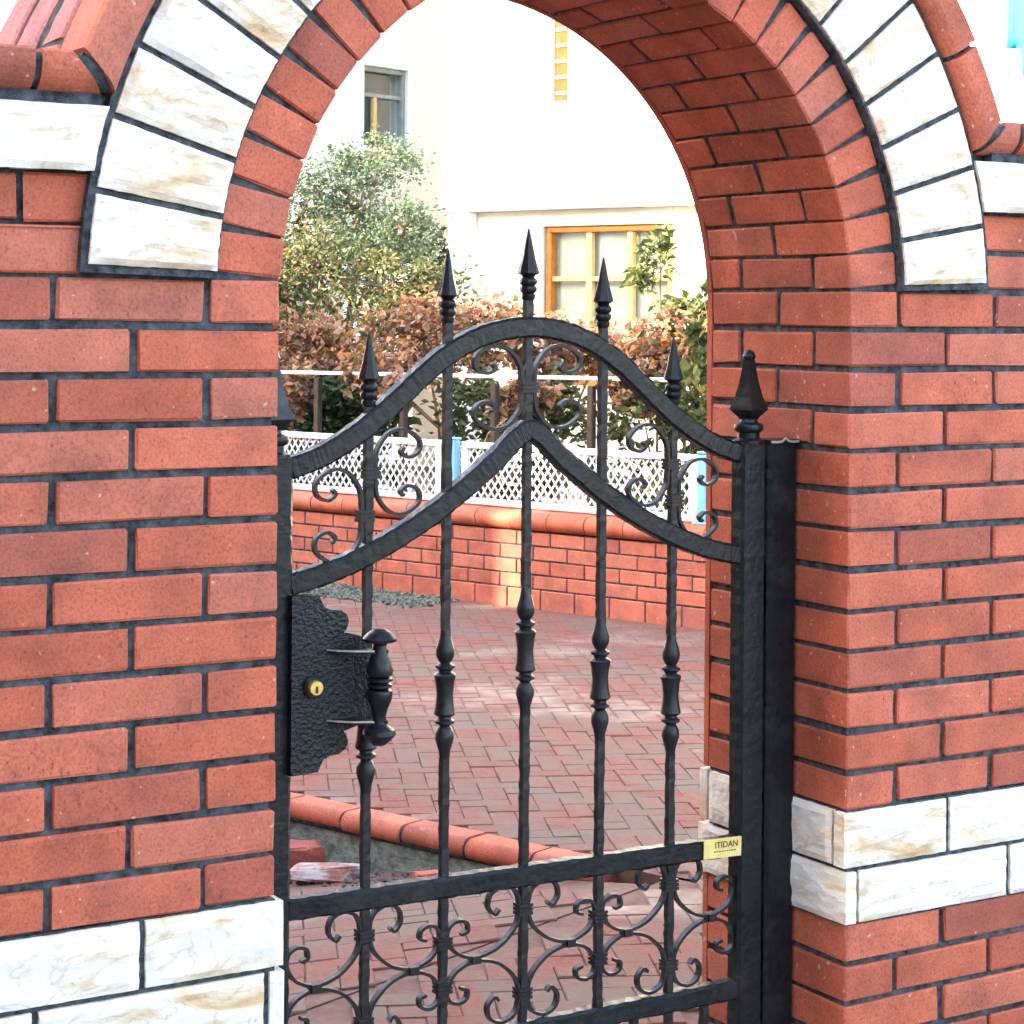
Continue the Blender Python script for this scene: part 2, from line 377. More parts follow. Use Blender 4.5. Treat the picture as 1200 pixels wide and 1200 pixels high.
g = obj('ground', MB().box((-400, -400, -0.9), (400, 400, -0.46)).mesh('ground'), 'soil'); tag(g, kind='structure')
st = obj('street_pavement', MB().box((-30, -30, -0.45), (30, -0.25, -0.06)).mesh('street_pavement'), 'asphalt'); tag(st, kind='structure')
thr = obj('threshold_slab', MB().box((-0.3, -0.24, -0.4), (1.46, 0.62, 0.006)).mesh('threshold_slab'), 'concrete'); tag(thr, kind='structure')
yard = obj('yard_beyond_wall', MB().box((0.25, -8, -0.45), (30, 30, -0.02)).mesh('yard_beyond_wall'), 'yard', None, G(0, 0), GROT); tag(yard, kind='structure')

# ================================================================== ARCHED BRICK WALL
CX, CZ = 0.583, ZS - 0.02
wall = thing('brick_gateway_wall', 'red brick street wall with an arched gateway, cream stone trim and dark mortar joints', 'wall')
RI, RR, SI, SO, BO, BI = 0.579, 0.692, 0.699, 0.902, 0.985, 0.912
LX, RX = -2.6, 3.8
mb = MB()
mb.box((LX, 0.0085, -0.4), (-0.0085, D - 0.0085, ZS - 0.01)); mb.box((W + 0.0055, 0.0085, -0.4), (RX, D - 0.002, ZS - 0.01))
mb.box((LX, 0.0095, ZS - 0.03), (-0.16, D - 0.0095, 1.838)); mb.box((W + 0.16, 0.0095, ZS - 0.03), (RX, D - 0.0095, 1.838))
def polar_ring(mb, r0, r1, y0, y1, a0, a1, n):
    V = []; F = []
    for i in range(n + 1):
        a = a0 + (a1 - a0) * i / n
        for r in (r0, r1):
            for y in (y0, y1): V.append((CX + r * cos(a), y, CZ + r * sin(a)))
    for i in range(n):
        k = i * 4
        F += [(k, k + 2, k + 6, k + 4), (k + 1, k + 5, k + 7, k + 3), (k, k + 4, k + 5, k + 1), (k + 2, k + 3, k + 7, k + 6)]
    F += [(0, 1, 3, 2), (4 * n, 4 * n + 2, 4 * n + 3, 4 * n + 1)]
    mb.add(V, F)
A0, A1 = radians(1.98), radians(178.02)
polar_ring(mb, RI + 0.0055, BO - 0.012, 0.0075, D - 0.002, A0 - 0.03, A1 + 0.03, 72)
polar_ring(mb, SI - 0.004, SO + 0.012, -0.016, 0.02, A0 - 0.008, A1 + 0.008, 72)
polar_ring(mb, BI + 0.004, BO - 0.005, -0.028, D + 0.02, radians(19.5), radians(160.5), 60)
obj('mortar', mb.mesh('mortar'), 'mortar', wall)
# stone bands' bedding mortar, a little proud
mb = MB(); mb.box((LX, -0.001, 0.392), (-0.0, D - 0.02, 0.606)); mb.box((W + 0.0, -0.001, 0.392), (RX, D - 0.02, 0.606))
mb.box((LX, -0.018, 1.731), (-0.30, 0.1, 1.846)); mb.box((1.50, -0.018, 1.731), (RX, 0.1, 1.846))
obj('bedding_mortar', mb.mesh('bedding_mortar'), 'mortar', wall)

H = 0.0635; JT = 0.0115; PIT = 0.2455
hid = MB()                                    # bricks outside the frame: one joined part
def put_brick(x0, x1, y0, y1, z0, z1, mat='brick'):
    x0 += U(-.002, .002) * (y0 < .001 and x0 > 1.17 or x0 < 0); x1 += U(-.002, .002) * (x1 < -.01 or x1 > 1.18); dz = U(-.0016, .0016)
    if x1 < -0.62 or x0 > 1.78: hid.box((x0, y0, z0), (x1, y1, z1)); return
    o = obj('brick', brick_me(x1 - x0, y1 - y0, z1 - z0, mat), None, wall,
            ((x0 + x1) / 2, (y0 + y1) / 2 + U(-.0012, .0012), (z0 + z1) / 2 + dz), (U(-.004, .004), U(-.0045, .0045), U(-.004, .004)))
    return o
def course(z0, z1, kind, left_end=0.0, right_end=W, corner=True, deep=False):
    """kind 0: half brick at the opening with a long return; 1: full brick at the opening with a short return"""
    hb = 0.1145; fb = PIT - JT
    # left pier
    x = left_end; first = True
    while x > LX + 0.3:
        L = hb if (first and kind == 0) else fb
        put_brick(x - L, x, 0, (0.21 if (kind == 0 or deep) else 0.103) if (first and corner) else 0.09, z0, z1)
        x -= L + JT; first = False
    x = right_end; first = True
    while x < RX - 0.3:
        L = hb if (first and kind == 0) else fb
        put_brick(x, x + L, 0, (0.21 if (kind == 0 or deep) else 0.103) if (first and corner) else 0.09, z0, z1)
        x += L + JT; first = False
    # reveals: the right one seen, the left one joined
    if corner:
        segs = [(0.2215, D)] if (kind == 0 or deep) else [(0.1145, 0.3235), (0.335, D)]
        segs = [(a, min(b, D - .004)) for a, b in segs]
        for a, b in segs:
            put_brick(W, W + 0.1, a, b, z0, z1); hid.box((-0.1, a, z0), (0.0, b, z1))
zline = lambda k: ZS - 0.075 * k
for k in range(13):
    zt = zline(k) - JT / 2; zb = zline(k + 1) + JT / 2
    if k == 12: zb = zline(13) + 0.007
    course(zb, zt, k % 2, deep=k >= 4)
for k in range(7):
    zt = 0.396 - 0.075 * k - (JT / 2 if k else 0.0); zb = 0.396 - 0.075 * (k + 1) + JT / 2
    course(zb, zt, (k + 1) % 2, deep=True)
# two courses beside the arch, ends cut to the ring
def arcx(z, r, side): return CX + side * sqrt(max(r * r - (z - CZ) ** 2, 0))
for k, (zb, zt) in enumerate(((ZS + JT / 2, ZS + 0.075 - JT / 2), (ZS + 0.075 + JT / 2, 1.7235))):
    for side in (-1, 1):
        e0, e1 = arcx(zb, SO + 0.011, side), arcx(zt, SO + 0.011, side)
        far = [0.24, 0.085][k] if side < 0 else [0.13, 0.20][k]
        xf = e0 + side * far
        def hx(c, e0=e0, e1=e1, xf=xf, zb=zb, zt=zt):
            return Vector((xf if c[0] else (e1 if c[2] else e0), 0.09 if c[1] else 0.0, zt if c[2] else zb))
        me = box_mesh('brick', 0, 0, 0, 0.0035, 0.001, hx); obj('brick', me, 'brick', wall)
        x = xf + side * JT
        while LX + .3 < x < RX - .3:
            a, b = sorted((x, x + side * (PIT - JT))); put_brick(a, b, 0, 0.09, zb, zt); x += side * PIT
# arch ring bricks: rectangular, so the joints are wedges; they carry on through the soffit
NB = 28; PA = (A1 - A0) / NB
ringm = {}
for dep in ((0.0, 0.21), (0.0, 0.103)):
    ringm[dep] = [box_mesh('brick', RR - RI, dep[1] - dep[0], 0.0612, 0.0035, 0.0012) for _ in range(4)]
for dep in ((0.2215, D), (0.1145, 0.3235), (0.335, D)):
    ringm[dep] = [box_mesh('brick', 0.09, dep[1] - dep[0] - (.004 if dep[1] == D else 0), 0.0575, 0.003, 0.0012) for _ in range(3)]
for v in ringm.values():
    for me in v: me.materials.append(M['brick'])
for i in range(NB):
    a = A0 + PA * (i + 0.5)
    for dep in (((0.0, 0.21), (0.2215, D)) if i % 2 else ((0.0, 0.103), (0.1145, 0.3235), (0.335, D))):
        rc = (RI + RR) / 2 if dep[0] == 0 else RI + 0.045
        obj('brick', random.choice(ringm[dep]), None, wall, (CX + rc * cos(a) + U(-.001, .001), (dep[0] + dep[1]) / 2 + U(-.001, .001), CZ + rc * sin(a) + U(-.001, .001)), (U(-.003, .003), -a + U(-.006, .006), 0))
# cream stones of the arch
NSn = 24; PS = (A1 - A0) / NSn
for i in range(NSn):
    a0 = A0 + PS * i; a1 = a0 + PS
    def mp(a, b, c, d, a0=a0, a1=a1):
        r = SI + (SO - SI) * a; gap = 0.0055 / r
        if i == 0 and c < 0.5: pass
        an = a0 + gap + (a1 - a0 - 2 * gap) * c
        return (CX + r * cos(an), -0.022 + 0.07 * b + d, CZ + r * sin(an))
    obj('arch_stone', rock('arch_stone', mp, 18, 10, 1, 0.011, i + 1.3), None, wall)
# straight stones
sk = 40
def block(x0, x1, y0, z0, z1, dep=0.09, amp=0.008, nx=18, side=None):
    global sk
    sk += 1
    if side is None:
        f = lambda a, b, c, d: (x0 + (x1 - x0) * a, y0 + dep * b + d, z0 + (z1 - z0) * c)
    obj('stone_block', rock('stone_block', f, nx, 9, 1, amp, sk * 1.37), None, wall)
def block_return(y0, y1, xface, z0, z1, amp=0.006, dep=0.08):       # show face looks to -X
    global sk
    sk += 1
    f = lambda a, b, c, d: (xface + dep * b + d, y1 + (y0 - y1) * a, z0 + (z1 - z0) * c)
    obj('stone_block', rock('stone_block', f, 14, 9, 1, amp, sk * 1.37), None, wall)
Z1a, Z1b, Z2a, Z2b = 0.5025, 0.6035, 0.398, 0.4935
block(1.152, 1.406, -0.007, Z1a, Z1b, .029); x = 1.4165
for L in (0.30, 0.24, 0.33, 0.28, 0.30, 0.26, 0.3): block(x, x + L, -0.007, Z1a, Z1b); x += L + 0.0105
block(1.1895, 1.5655, -0.007, Z2a, Z2b); x = 1.576
for L in (0.27, 0.34, 0.25, 0.31, 0.33, 0.29): block(x, x + L, -0.007, Z2a, Z2b); x += L + 0.0105
block_return(0.031, 0.222, W - 0.009, Z1a, Z1b); block_return(0.2325, 0.412, W - 0.009, Z1a, Z1b); block_return(0.4225, 0.447, W - 0.006, Z1a, Z1b, .002)
block_return(-0.011, 0.232, W - 0.009, Z2a, Z2b, .006, .025); block_return(0.2425, 0.447, W - 0.009, Z2a, Z2b)
block(-0.2155, 0.012, -0.007, Z1a, Z1b); x = -0.226
for L in (0.31, 0.28, 0.34, 0.27, 0.3, 0.29, 0.3): block(x - L, x, -0.007, Z1a, Z1b); x -= L + 0.0105
block(-0.0105, 0.014, -0.007, Z2a, Z2b, 0.09, 0.003, 5); x = -0.021
for L in (0.36, 0.30, 0.27, 0.33, 0.31, 0.28, 0.3): block(x - L, x, -0.007, Z2a, Z2b); x -= L + 0.0105
# stones under the coping, ends cut to the ring
for side in (-1, 1):
    za, zb_ = 1.731, 1.828
    x = arcx((za + zb_) / 2, SO + 0.011, side)
    for q, L in enumerate((0.30, 0.27, 0.33, 0.29, 0.3, 0.27)):
        sk += 1; xs = x; 
        def f(a, b, c, d, xs=xs, L=L, side=side, q=q):
            z = za + (zb_ - za) * c
            e = arcx(z, SO + 0.011, side) if q == 0 else xs
            xx = e + (xs + side * L - e) * (a if side > 0 else 1 - a)
            return (xx, -0.022 + 0.07 * b + d, z)
        obj('stone_block', rock('stone_block', f, 18, 9, 1, 0.010, sk * 1.37), None, wall); x += side * (L + 0.0105)

# coping: bullnose bricks, rounded below, along the wall and round the arch
def bull_profile(h, y0, y1, r, n=6):
    p = [(y1, 0.0), (y1, h), (y0 + .004, h), (y0, h - .004)]
    for k in range(n + 1):
        a = pi + (pi / 2) * k / n; p.append((y0 + r + r * cos(a), r + r * sin(a)))
    return p
def extr(profile, f0, f1, name, n=1):
    V = []; m = len(profile)
    for i in range(n + 1):
        for q in profile: V.append(f0(q) if n == 1 and i == 0 else (f1(q) if n == 1 else f0(q, i / n)))
    F = [tuple(range(m - 1, -1, -1)), tuple(n * m + k for k in range(m))]
    for i in range(n):
        for k in range(m):
            a = i * m + k; b = i * m + (k + 1) % m; F.append((a, b, b + m, a + m))
    bm = bmesh.new(); me = pyd(name, V, F); bm.from_mesh(me); bmesh.ops.recalc_face_normals(bm, faces=bm.faces); bm.to_mesh(me); bm.free()
    return me
ZC0, CH = 1.8405, 0.064
pf = bull_profile(CH, -0.046, 0.075, 0.046)
pfm = bull_profile(CH - 0.012, -0.040, 0.07, 0.042)
for side in (-1, 1):
    def endx(z, side=side): return arcx(z, BI + .014 + (BO - BI + .002) * min(1, max(0, (z - ZC0) / CH)), side)
    x = None; lens = [0.044 if side < 0 else 0.028] + [0.2345] * 9
    for q, L in enumerate(lens):
        if q == 0:
            xin = lambda p: endx(ZC0 + p[1])
            xo = endx(ZC0 + CH) + side * L; 
        else:
            xin = (lambda p, xs=x: xs); xo = x + side * L
        me = extr(pf, lambda p: (xin(p), p[0], ZC0 + p[1]), lambda p, xo=xo: (xo, p[0], ZC0 + p[1]), 'coping_brick')
        obj('coping_brick', me, 'coping', wall, (0, U(-.002, .002), U(-.001, .001)))
        x = xo + side * 0.011
    a, b = sorted((endx(ZC0 + .0) - side * 0.008, x))
    obj('coping_mortar', extr(pfm, lambda p: (a, p[0], ZC0 + .006 + p[1]), lambda p: (b, p[0], ZC0 + .006 + p[1]), 'coping_mortar'), 'mortar', wall)
    # back rows of the coping top
    for row in range(3):
        y0 = 0.087 + row * 0.125
        x = endx(ZC0 + CH + 0.004)
        for q in range(8):
            xa, xb = sorted((x, x + side * 0.2345)); x += side * 0.2455
            hid.box((xa, y0, ZC0), (xb, y0 + 0.113, ZC0 + CH - 0.003 + 0.002 * row))
# outer band of the arch
a0 = radians(15.2); a1 = pi - a0
NBd = 10; pa = (a1 - a0) / NBd
band_pf = [(0.075, 0.0), (0.075, 1.0), (-0.040, 1.0), (-0.046, 0.93)] + [(-0.046 + 0.030 * (1 - sin(t)), 0.36 * (1 - cos(t))) for t in [radians(d) for d in (90, 70, 50, 30, 12, 0)]]
for i in range(NBd):
    g0 = a0 + pa * i + 0.0055; g1 = a0 + pa * (i + 1) - 0.0055
    j = U(-.003, .003)
    def bf(q, t, g0=g0, g1=g1, j=j):
        r = BI + (BO + j - BI) * q[1]; lim = math.asin((ZC0 + CH * q[1] + .006 - CZ) / r)
        an = g0 + (g1 - g0) * t; an = min(max(an, lim), pi - lim)
        return (CX + r * cos(an), q[0], CZ + r * sin(an))
    obj('band_brick', extr(band_pf, bf, None, 'band_brick', 5), 'coping', wall)
for row in range(3):
    y0 = 0.097 + row * 0.128; y1 = y0 + 0.108
    sh = 0.5 if row % 2 == 0 else 0.0
    for i in range(-1, NBd + 1):
        g0 = a0 + pa * (i + sh) + 0.006; g1 = a0 + pa * (i + 1 + sh) - 0.006
        g0 = max(g0, a0); g1 = min(g1, a1)
        if g1 - g0 < 0.06: continue
        j = U(-.004, .006); tilt = U(-.006, .006)
        pr = [(y0, 0), (y1, 0), (y1, 0.93), (y1 - .006, 1.0), (y0 + .006, 1.0), (y0, 0.93)]
        def bf(q, t, g0=g0, g1=g1, j=j, tilt=tilt, y0=y0):
            an = g0 + (g1 - g0) * t; r = BI + 0.01 + (BO + j + tilt * (q[0] - y0) * 8 - BI - 0.01) * q[1]
            return (CX + r * cos(an), q[0], CZ + r * sin(an))
        obj('top_brick', extr(pr, bf, None, 'top_brick', 5), 'old_coping', wall)
eb = MB(); polar_ring(eb, RI - 0.0006, RR, D - 0.003, D + 0.012, A0 - .002, A1 + .002, 56)
obj('back_edge', eb.mesh('back_edge'), 'brick', wall)
obj('back_edge', MB().box((W - .0006, D - .003, .609), (W + .11, D + .012, ZS - .001)).mesh('back_edge'), 'brick', wall); obj('back_edge', MB().box((W - .0006, D - .003, -.05), (W + .11, D + .012, .392)).mesh('back_edge'), 'brick', wall)
ho = obj('outer_bricks', hid.mesh('outer_bricks'), 'brick', wall); tag(ho, kind='stuff')

# ================================================================== IRON GATE
YG = 0.167
gate = thing('wrought_iron_gate', 'black wrought iron gate with arched double rail, spear finials and scrolls, closed', 'gate', (0, 0, 0))
GXC = 0.5635
def full(pts):
    L = [(GXC - a, z) for a, z in reversed(pts) if a > 0]; return L + [(GXC + a, z) for a, z in pts]
upr = full([(0, 1.502), (.05, 1.498), (.1, 1.486), (.15, 1.464), (.2, 1.432), (.25, 1.391), (.3, 1.351), (.35, 1.316), (.4, 1.289), (.43, 1.277), (.466, 1.266)])
lor = [(GXC - a, z) for a, z in reversed([(.0, 1.320), (.016, 1.314), (.035, 1.300), (.07, 1.268), (.11, 1.238), (.16, 1.202), (.22, 1.165), (.28, 1.134), (.33, 1.112), (.38, 1.094), (.43, 1.081), (.466, 1.074)])]
lor2 = [(2 * GXC - x, z) for x, z in reversed(lor)]
obj('arched_rail', sweep_xz([tuple(p) for p in catmull([(*p, 0) for p in upr], 7)], 0.0185, YG - 0.014, YG + 0.014, 'arched_rail', 0.0045, 0.0009), 'iron', gate)
lp = [tuple(p) for p in catmull([(*p, 0) for p in lor + lor2[1:]], 7)]
obj('arched_rail', sweep_xz(lp, 0.0185, YG - 0.0145, YG + 0.0145, 'arched_rail', 0.0045, 0.0009), 'iron', gate)
def hbar(x0, x1, z, hw, name, hd=0.015, z1=None):
    n = max(2, int((x1 - x0) / 0.014)); z1 = z if z1 is None else z1
    return obj(name, sweep_xz([(x0 + (x1 - x0) * i / n, z + (z1 - z) * i / n) for i in range(n + 1)], hw, YG - hd, YG + hd, name, 0.005, 0.001), 'iron', gate)
hbar(0.098, 1.03, 0.534, 0.0185, 'cross_rail', 0.015, 0.524); hbar(0.098, 1.03, 0.252, 0.0185, 'cross_rail', 0.015); hbar(0.098, 1.03, 0.075, 0.0185, 'cross_rail', 0.015)
def post_mesh(name, hx, hy, z0, z1, ch=0.006, ham=0.0009):
    n = int((z1 - z0) / 0.016); V = []; F = []
    sec0 = [(-hx, -hy + ch), (-hx + ch, -hy), (hx - ch, -hy), (hx, -hy + ch), (hx, hy - ch), (hx - ch, hy), (-hx + ch, hy), (-hx, hy - ch)]
    for i in range(n + 1):
        z = z0 + (z1 - z0) * i / n
        for k, (x, y) in enumerate(sec0):
            V.append((x + ham * U(.2, 1) * (1 if i % 2 else -1) * (1 if x > 0 else -1), y + ham * U(-.3, .3), z))
    for i in range(n):
        for k in range(8):
            a = i * 8 + k; b = i * 8 + (k + 1) % 8; F.append((a, b, b + 8, a + 8))
    F += [tuple(range(7, -1, -1)), tuple(n * 8 + k for k in range(8))]
    return pyd(name, V, F)
obj('stile', post_mesh('stile', 0.029, 0.02, 0.035, 1.284), 'iron', gate, (0.069, YG, 0))
obj('stile', post_mesh('stile', 0.029, 0.02, 0.035, 1.284), 'iron', gate, (1.057, YG, 0))
# big stile finials: four-sided spear with a ball tip
def big_finial():
    z = 1.284
    prof = [(0.030, z), (0.030, z + .006), (0.021, z + .010), (0.021, z + .020), (0.027, z + .024), (0.029, z + .030), (0.027, z + .036), (0.018, z + .040), (0.016, z + .046)]
    me1 = lathe(prof, 16, 'finial_collar')
    pr2 = [(0.013, z + .040), (0.021, z + .050), (0.037, z + .064), (0.035, z + .070), (0.027, z + .088), (0.019, z + .115), (0.014, z + .140), (0.011, z + .158), (0.006, z + .162)]
    me2 = lathe(pr2, 4, 'finial', 0, False)
    ball = lathe([(0.002, z + .154), (.009, z + .156), (0.013, z + .165), (0.009, z + .174), (0.001, z + .178)], 12, 'ball')
    return me1, me2, ball
m1, m2, m3 = big_finial()
for x in (0.066, 1.057):
    f = obj('finial', m2, 'iron', gate, (x, YG, 0), (0, 0, radians(-30)))
    obj('collar', m1, 'iron', f); obj('ball', m3, 'iron', f)
# balusters
BX = [0.245, 0.398, 0.5615, 0.722, 0.880]
BT = [1.494, 1.637, 1.678, 1.630, 1.487]
BCs = [0.822, 0.865, 0.928, 0.864, 0.822]
def bar_mesh(name, hw, z0, z1, step=0.011, ham=0.0011, tw=0.0):
    n = int((z1 - z0) / step); V = []; F = []
    for i in range(n + 1):
        z = z0 + (z1 - z0) * i / n; a = tw * i
        for k in range(4):
            q = a + pi / 4 + k * pi / 2; r = hw * 1.414 + U(-ham, ham); V.append((r * cos(q), r * sin(q), z))
    for i in range(n):
        for k in range(4):
            a = i * 4 + k; b = i * 4 + (k + 1) % 4; F.append((a, b, b + 4, a + 4))
    F += [(3, 2, 1, 0), tuple(n * 4 + k for k in range(4))]
    return pyd(name, V, F)
cast_pf = [(0.0085, -.112), (.0105, -.098), (.0135, -.088), (.0165, -.077), (.0160, -.067), (.0120, -.058), (.0095, -.055), (.0115, -.053), (.0175, -.050), (.0175, -.046), (.0120, -.042), (.0115, -.039), (.0175, -.036), (.0195, -.033), (.0165, -.020), (.0145, 0)]
cast_pf = cast_pf + [(r, -z) for r, z in reversed(cast_pf[:-1])]
cast_me = lathe(cast_pf, 12, 'casting')
spear_pf = [(0.0095, -.128), (.0125, -.124), (.0125, -.118), (.0105, -.116), (.0145, -.112), (.0155, -.108), (.0145, -.104), (.0115, -.102), (.0155, -.098), (.0160, -.094), (.0145, -.090), (.0105, -.087), (.012, -.084), (.0195, -.080), (.0175, -.072), (.0125, -.055), (.0085, -.036), (.0050, -.018), (.0015, -.001)]
spear_me = lathe(spear_pf, 8, 'spear_finial')
for x, zt, zc in zip(BX, BT, BCs):
    b = obj('baluster', bar_mesh('baluster', 0.0068, 0.08, zt - 0.115), 'forged', gate, (x, YG, 0))
    if x > 0.3 or True: obj('casting', cast_me, 'forged', b, (0, 0, zc))
    obj('spear_finial', spear_me, 'iron', b, (0, 0, zt), (0, 0, U(0, 1)))
for x in (0.175, 0.322, 0.480, 0.642, 0.802, 0.962):
    obj('short_bar', bar_mesh('short_bar', 0.0068, 0.08, 0.245), 'forged', gate, (x, YG, 0))
# scrolls
SH = 0.0028
def scroll(pts, n=6):
    pth = [tuple(p)[:2] for p in catmull([(*p, 0) for p in pts], n)]
    return obj('scroll', sweep_xz(pth, lambda t: SH, YG - 0.0060, YG + 0.0060, 'scroll', 0.0, 0.0003), 'forged', gate)
def collar(x, z, w=0.016, hgt=0.006):
    m = MB()
    w *= .86
    for dz in (-1, 0, 1): m.box((x - w, YG - 0.0115, z + dz * 0.0072 - 0.0028), (x + w, YG + 0.0115, z + dz * 0.0072 + 0.0028))
    m.box((x - w + .0022, YG - 0.0098, z - .0085), (x + w - .0022, YG + 0.0098, z + .0085))
    obj('scroll_collar', m.mesh('scroll_collar'), 'forged', gate)
half = [(.03, .22), (.07, .55), (.30, .92), (.62, 1.0), (.93, .76), (.93, .47), (.72, .34), (.56, .46), (.62, .58)]
def cscroll(x0, zc, w, h, s):
    pts = [(x0 + s * a * w, zc + b * h) for a, b in reversed(half)] + [(x0 + s * .02 * w, zc)] + [(x0 + s * a * w, zc - b * h) for a, b in half]
    scroll(pts)
cscroll(0.235, 1.183, 0.094, 0.078, -1); collar(0.239, 1.181)
cscroll(0.255, 1.254, 0.093, 0.072, 1); collar(0.250, 1.254)
cscroll(0.551, 1.396, 0.104, 0.073, -1); cscroll(0.572, 1.396, 0.104, 0.073, 1); collar(0.5615, 1.396, 0.019)
cscroll(0.870, 1.250, 0.093, 0.074, -1); collar(0.876, 1.250)
cscroll(0.890, 1.183, 0.094, 0.074, 1); collar(0.885, 1.182)
bp = [(.31, .475), (.37, .468), (.45, .484), (.41, .506), (.26, .5145), (.10, .502), (.055, .47), (.12, .437), (.34, .408), (.61, .3985), (.84, .411), (.945, .435), (.94, .456), (.84, .4665), (.72, .462), (.70, .447), (.78, .442)]
def bottom_cell(xo, xe):
    for sg in (1, -1):
        scroll([(xo + (xe - xo) * a, 0.3955 + sg * (z - 0.3955 + 0.0005)) for a, z in bp])
    xt = xo + (xe - xo) * .61; m = MB()
    m.box((xt - .0085, YG - .010, .3955 - .007), (xt + .0085, YG + .010, .3955 + .007)); obj('scroll_tie', m.mesh('scroll_tie'), 'forged', gate)
for xo, xe in ((BX[0], 0.092), (BX[0], BX[1]), (BX[2], BX[1]), (BX[2], BX[3]), (BX[4], BX[3]), (BX[4], 1.036)): bottom_cell(xo, xe)
for k, x in enumerate(BX):
    for z in ((.470, .321) if k % 2 == 0 else (.4345, .3565)): collar(x, z, 0.0165)
# lock plate
lp = [(0.096, 1.058), (0.146, 1.056), (0.15, 1.046), (0.156, 1.036), (0.168, 1.031), (0.184, 1.03), (0.197, 1.022), (0.201, 1.01), (0.197, 0.999), (0.192, 0.992), (0.203, 0.99), (0.222, 0.984), (0.238, 0.972), (0.243, 0.958), (0.238, 0.946), (0.229, 0.94), (0.236, 0.93), (0.24, 0.91), (0.236, 0.89), (0.229, 0.88), (0.238, 0.874), (0.243, 0.862), (0.238, 0.848), (0.222, 0.836), (0.203, 0.83), (0.192, 0.828), (0.197, 0.821), (0.201, 0.81), (0.197, 0.798), (0.184, 0.79), (0.168, 0.789), (0.156, 0.784), (0.15, 0.774), (0.146, 0.764), (0.096, 0.762)]
bm = bmesh.new(); y0, y1 = YG - 0.036, YG - 0.014
vs = [bm.verts.new((x - 0.008, y0, z)) for x, z in lp]; f0 = bm.faces.new(vs)
r = bmesh.ops.extrude_face_region(bm, geom=[f0]); bmesh.ops.translate(bm, vec=(0, y1 - y0, 0), verts=[e for e in r['geom'] if isinstance(e, bmesh.types.BMVert)])
plate = obj('lock_plate', bm_mesh(bm, 'lock_plate'), 'plate', gate)
obj('escutcheon', lathe([(.019, 0), (.019, .004), (.016, .007), (.0005, .0075)], 20, 'escutcheon'), 'iron', plate, (.127, YG - 0.036, .906), (pi / 2, 0, 0))
obj('lock_cylinder', lathe([(.0125, 0), (.0125, .013), (.0115, .015), (.0005, .0152)], 20, 'lock_cylinder'), 'brass', plate, (.127, YG - 0.036, .906), (pi / 2, 0, 0))
obj('keyhole', MB().box((-.0018, -.001, -.006), (.0018, .001, .005)).mesh('keyhole'), 'ink', plate, (.127, YG - 0.0517, .904))
for z in (.966, .849):
    # leaf-shaped bracket carrying the handle
    pts = [(.150, .0), (.163, -.020), (.185, -.038), (.215, -.054), (.240, -.058), (.240, -.048), (.222, -.034), (.208, -.016), (.204, .0)]
    V = [(x, YG - .030 + y, z) for x, y in pts] + [(x, YG - .030 + y, z - .006) for x, y in pts]; m = len(pts)
    F = [tuple(range(m)), tuple(range(2 * m - 1, m - 1, -1))] + [(k, (k + 1) % m, (k + 1) % m + m, k + m) for k in range(m)]
    br = obj('bracket', pyd('bracket', V, F), 'iron', plate)
    ed = [(x, YG - .0315 + y) for x, y in pts[:4]]  # bright strip along the bracket: its highlight made as a pale piece
    V = []; F = []
    for (x, y) in ed: V += [(x, y - .0008, z - .0022), (x, y - .0008, z + .0004), (x + .0015, y + .0022, z + .0004), (x + .0015, y + .0022, z - .0022)]
    for k in range(3):
        for q in range(4): F.append((k * 4 + q, k * 4 + (q + 1) % 4, k * 4 + 4 + (q + 1) % 4, k * 4 + 4 + q))
    obj('worn_edge', pyd('worn_edge', V, F), 'edge', br)
hp = [(.001, .992), (.010, .991), (.021, .984), (.029, .975), (.027, .970), (.014, .968), (.011, .964), (.013, .952), (.018, .938), (.023, .922), (.021, .914), (.015, .912), (.022, .909), (.022, .905), (.015, .902), (.021, .899), (.021, .895), (.015, .892), (.021, .889), (.022, .884), (.020, .872), (.014, .858), (.011, .844), (.012, .834), (.018, .829), (.027, .823), (.028, .816), (.020, .806), (.010, .798), (.001, .796)]
obj('handle', lathe(list(reversed(hp)), 10, 'handle'), 'iron', gate, (.228, YG - .080, .010))
# maker's plate
sg = obj('name_plate', MB().box((-.0435, -.0012, -.018), (.0435, .0012, .018)).mesh('name_plate'), 'gold', gate, (.989, YG - .0185, .5275), (0, radians(1.5), 0))
def text(s, size, x, z, parent, mat):
    c = bpy.data.curves.new('lettering', 'FONT'); c.body = s; c.size = size; c.align_x = 'CENTER'; c.align_y = 'CENTER'; c.extrude = .0003
    to = bpy.data.objects.new('tmp', c); COL.objects.link(to)
    dg = bpy.context.evaluated_depsgraph_get(); me = bpy.data.meshes.new_from_object(to.evaluated_get(dg)); bpy.data.objects.remove(to)
    me.materials.clear()
    return obj('lettering', me, mat, parent, (x, -.0017, z), (pi / 2, 0, 0))
text('ITIDAN', .0165, .008, .006, sg, 'ink')
m = MB()
for k in range(9): m.box((-.020 + k * .0058, -.0016, -.0068), (-.020 + k * .0058 + U(.003, .0045), -.0011, -.0048))
obj('small_print', m.mesh('small_print'), 'ink', sg)
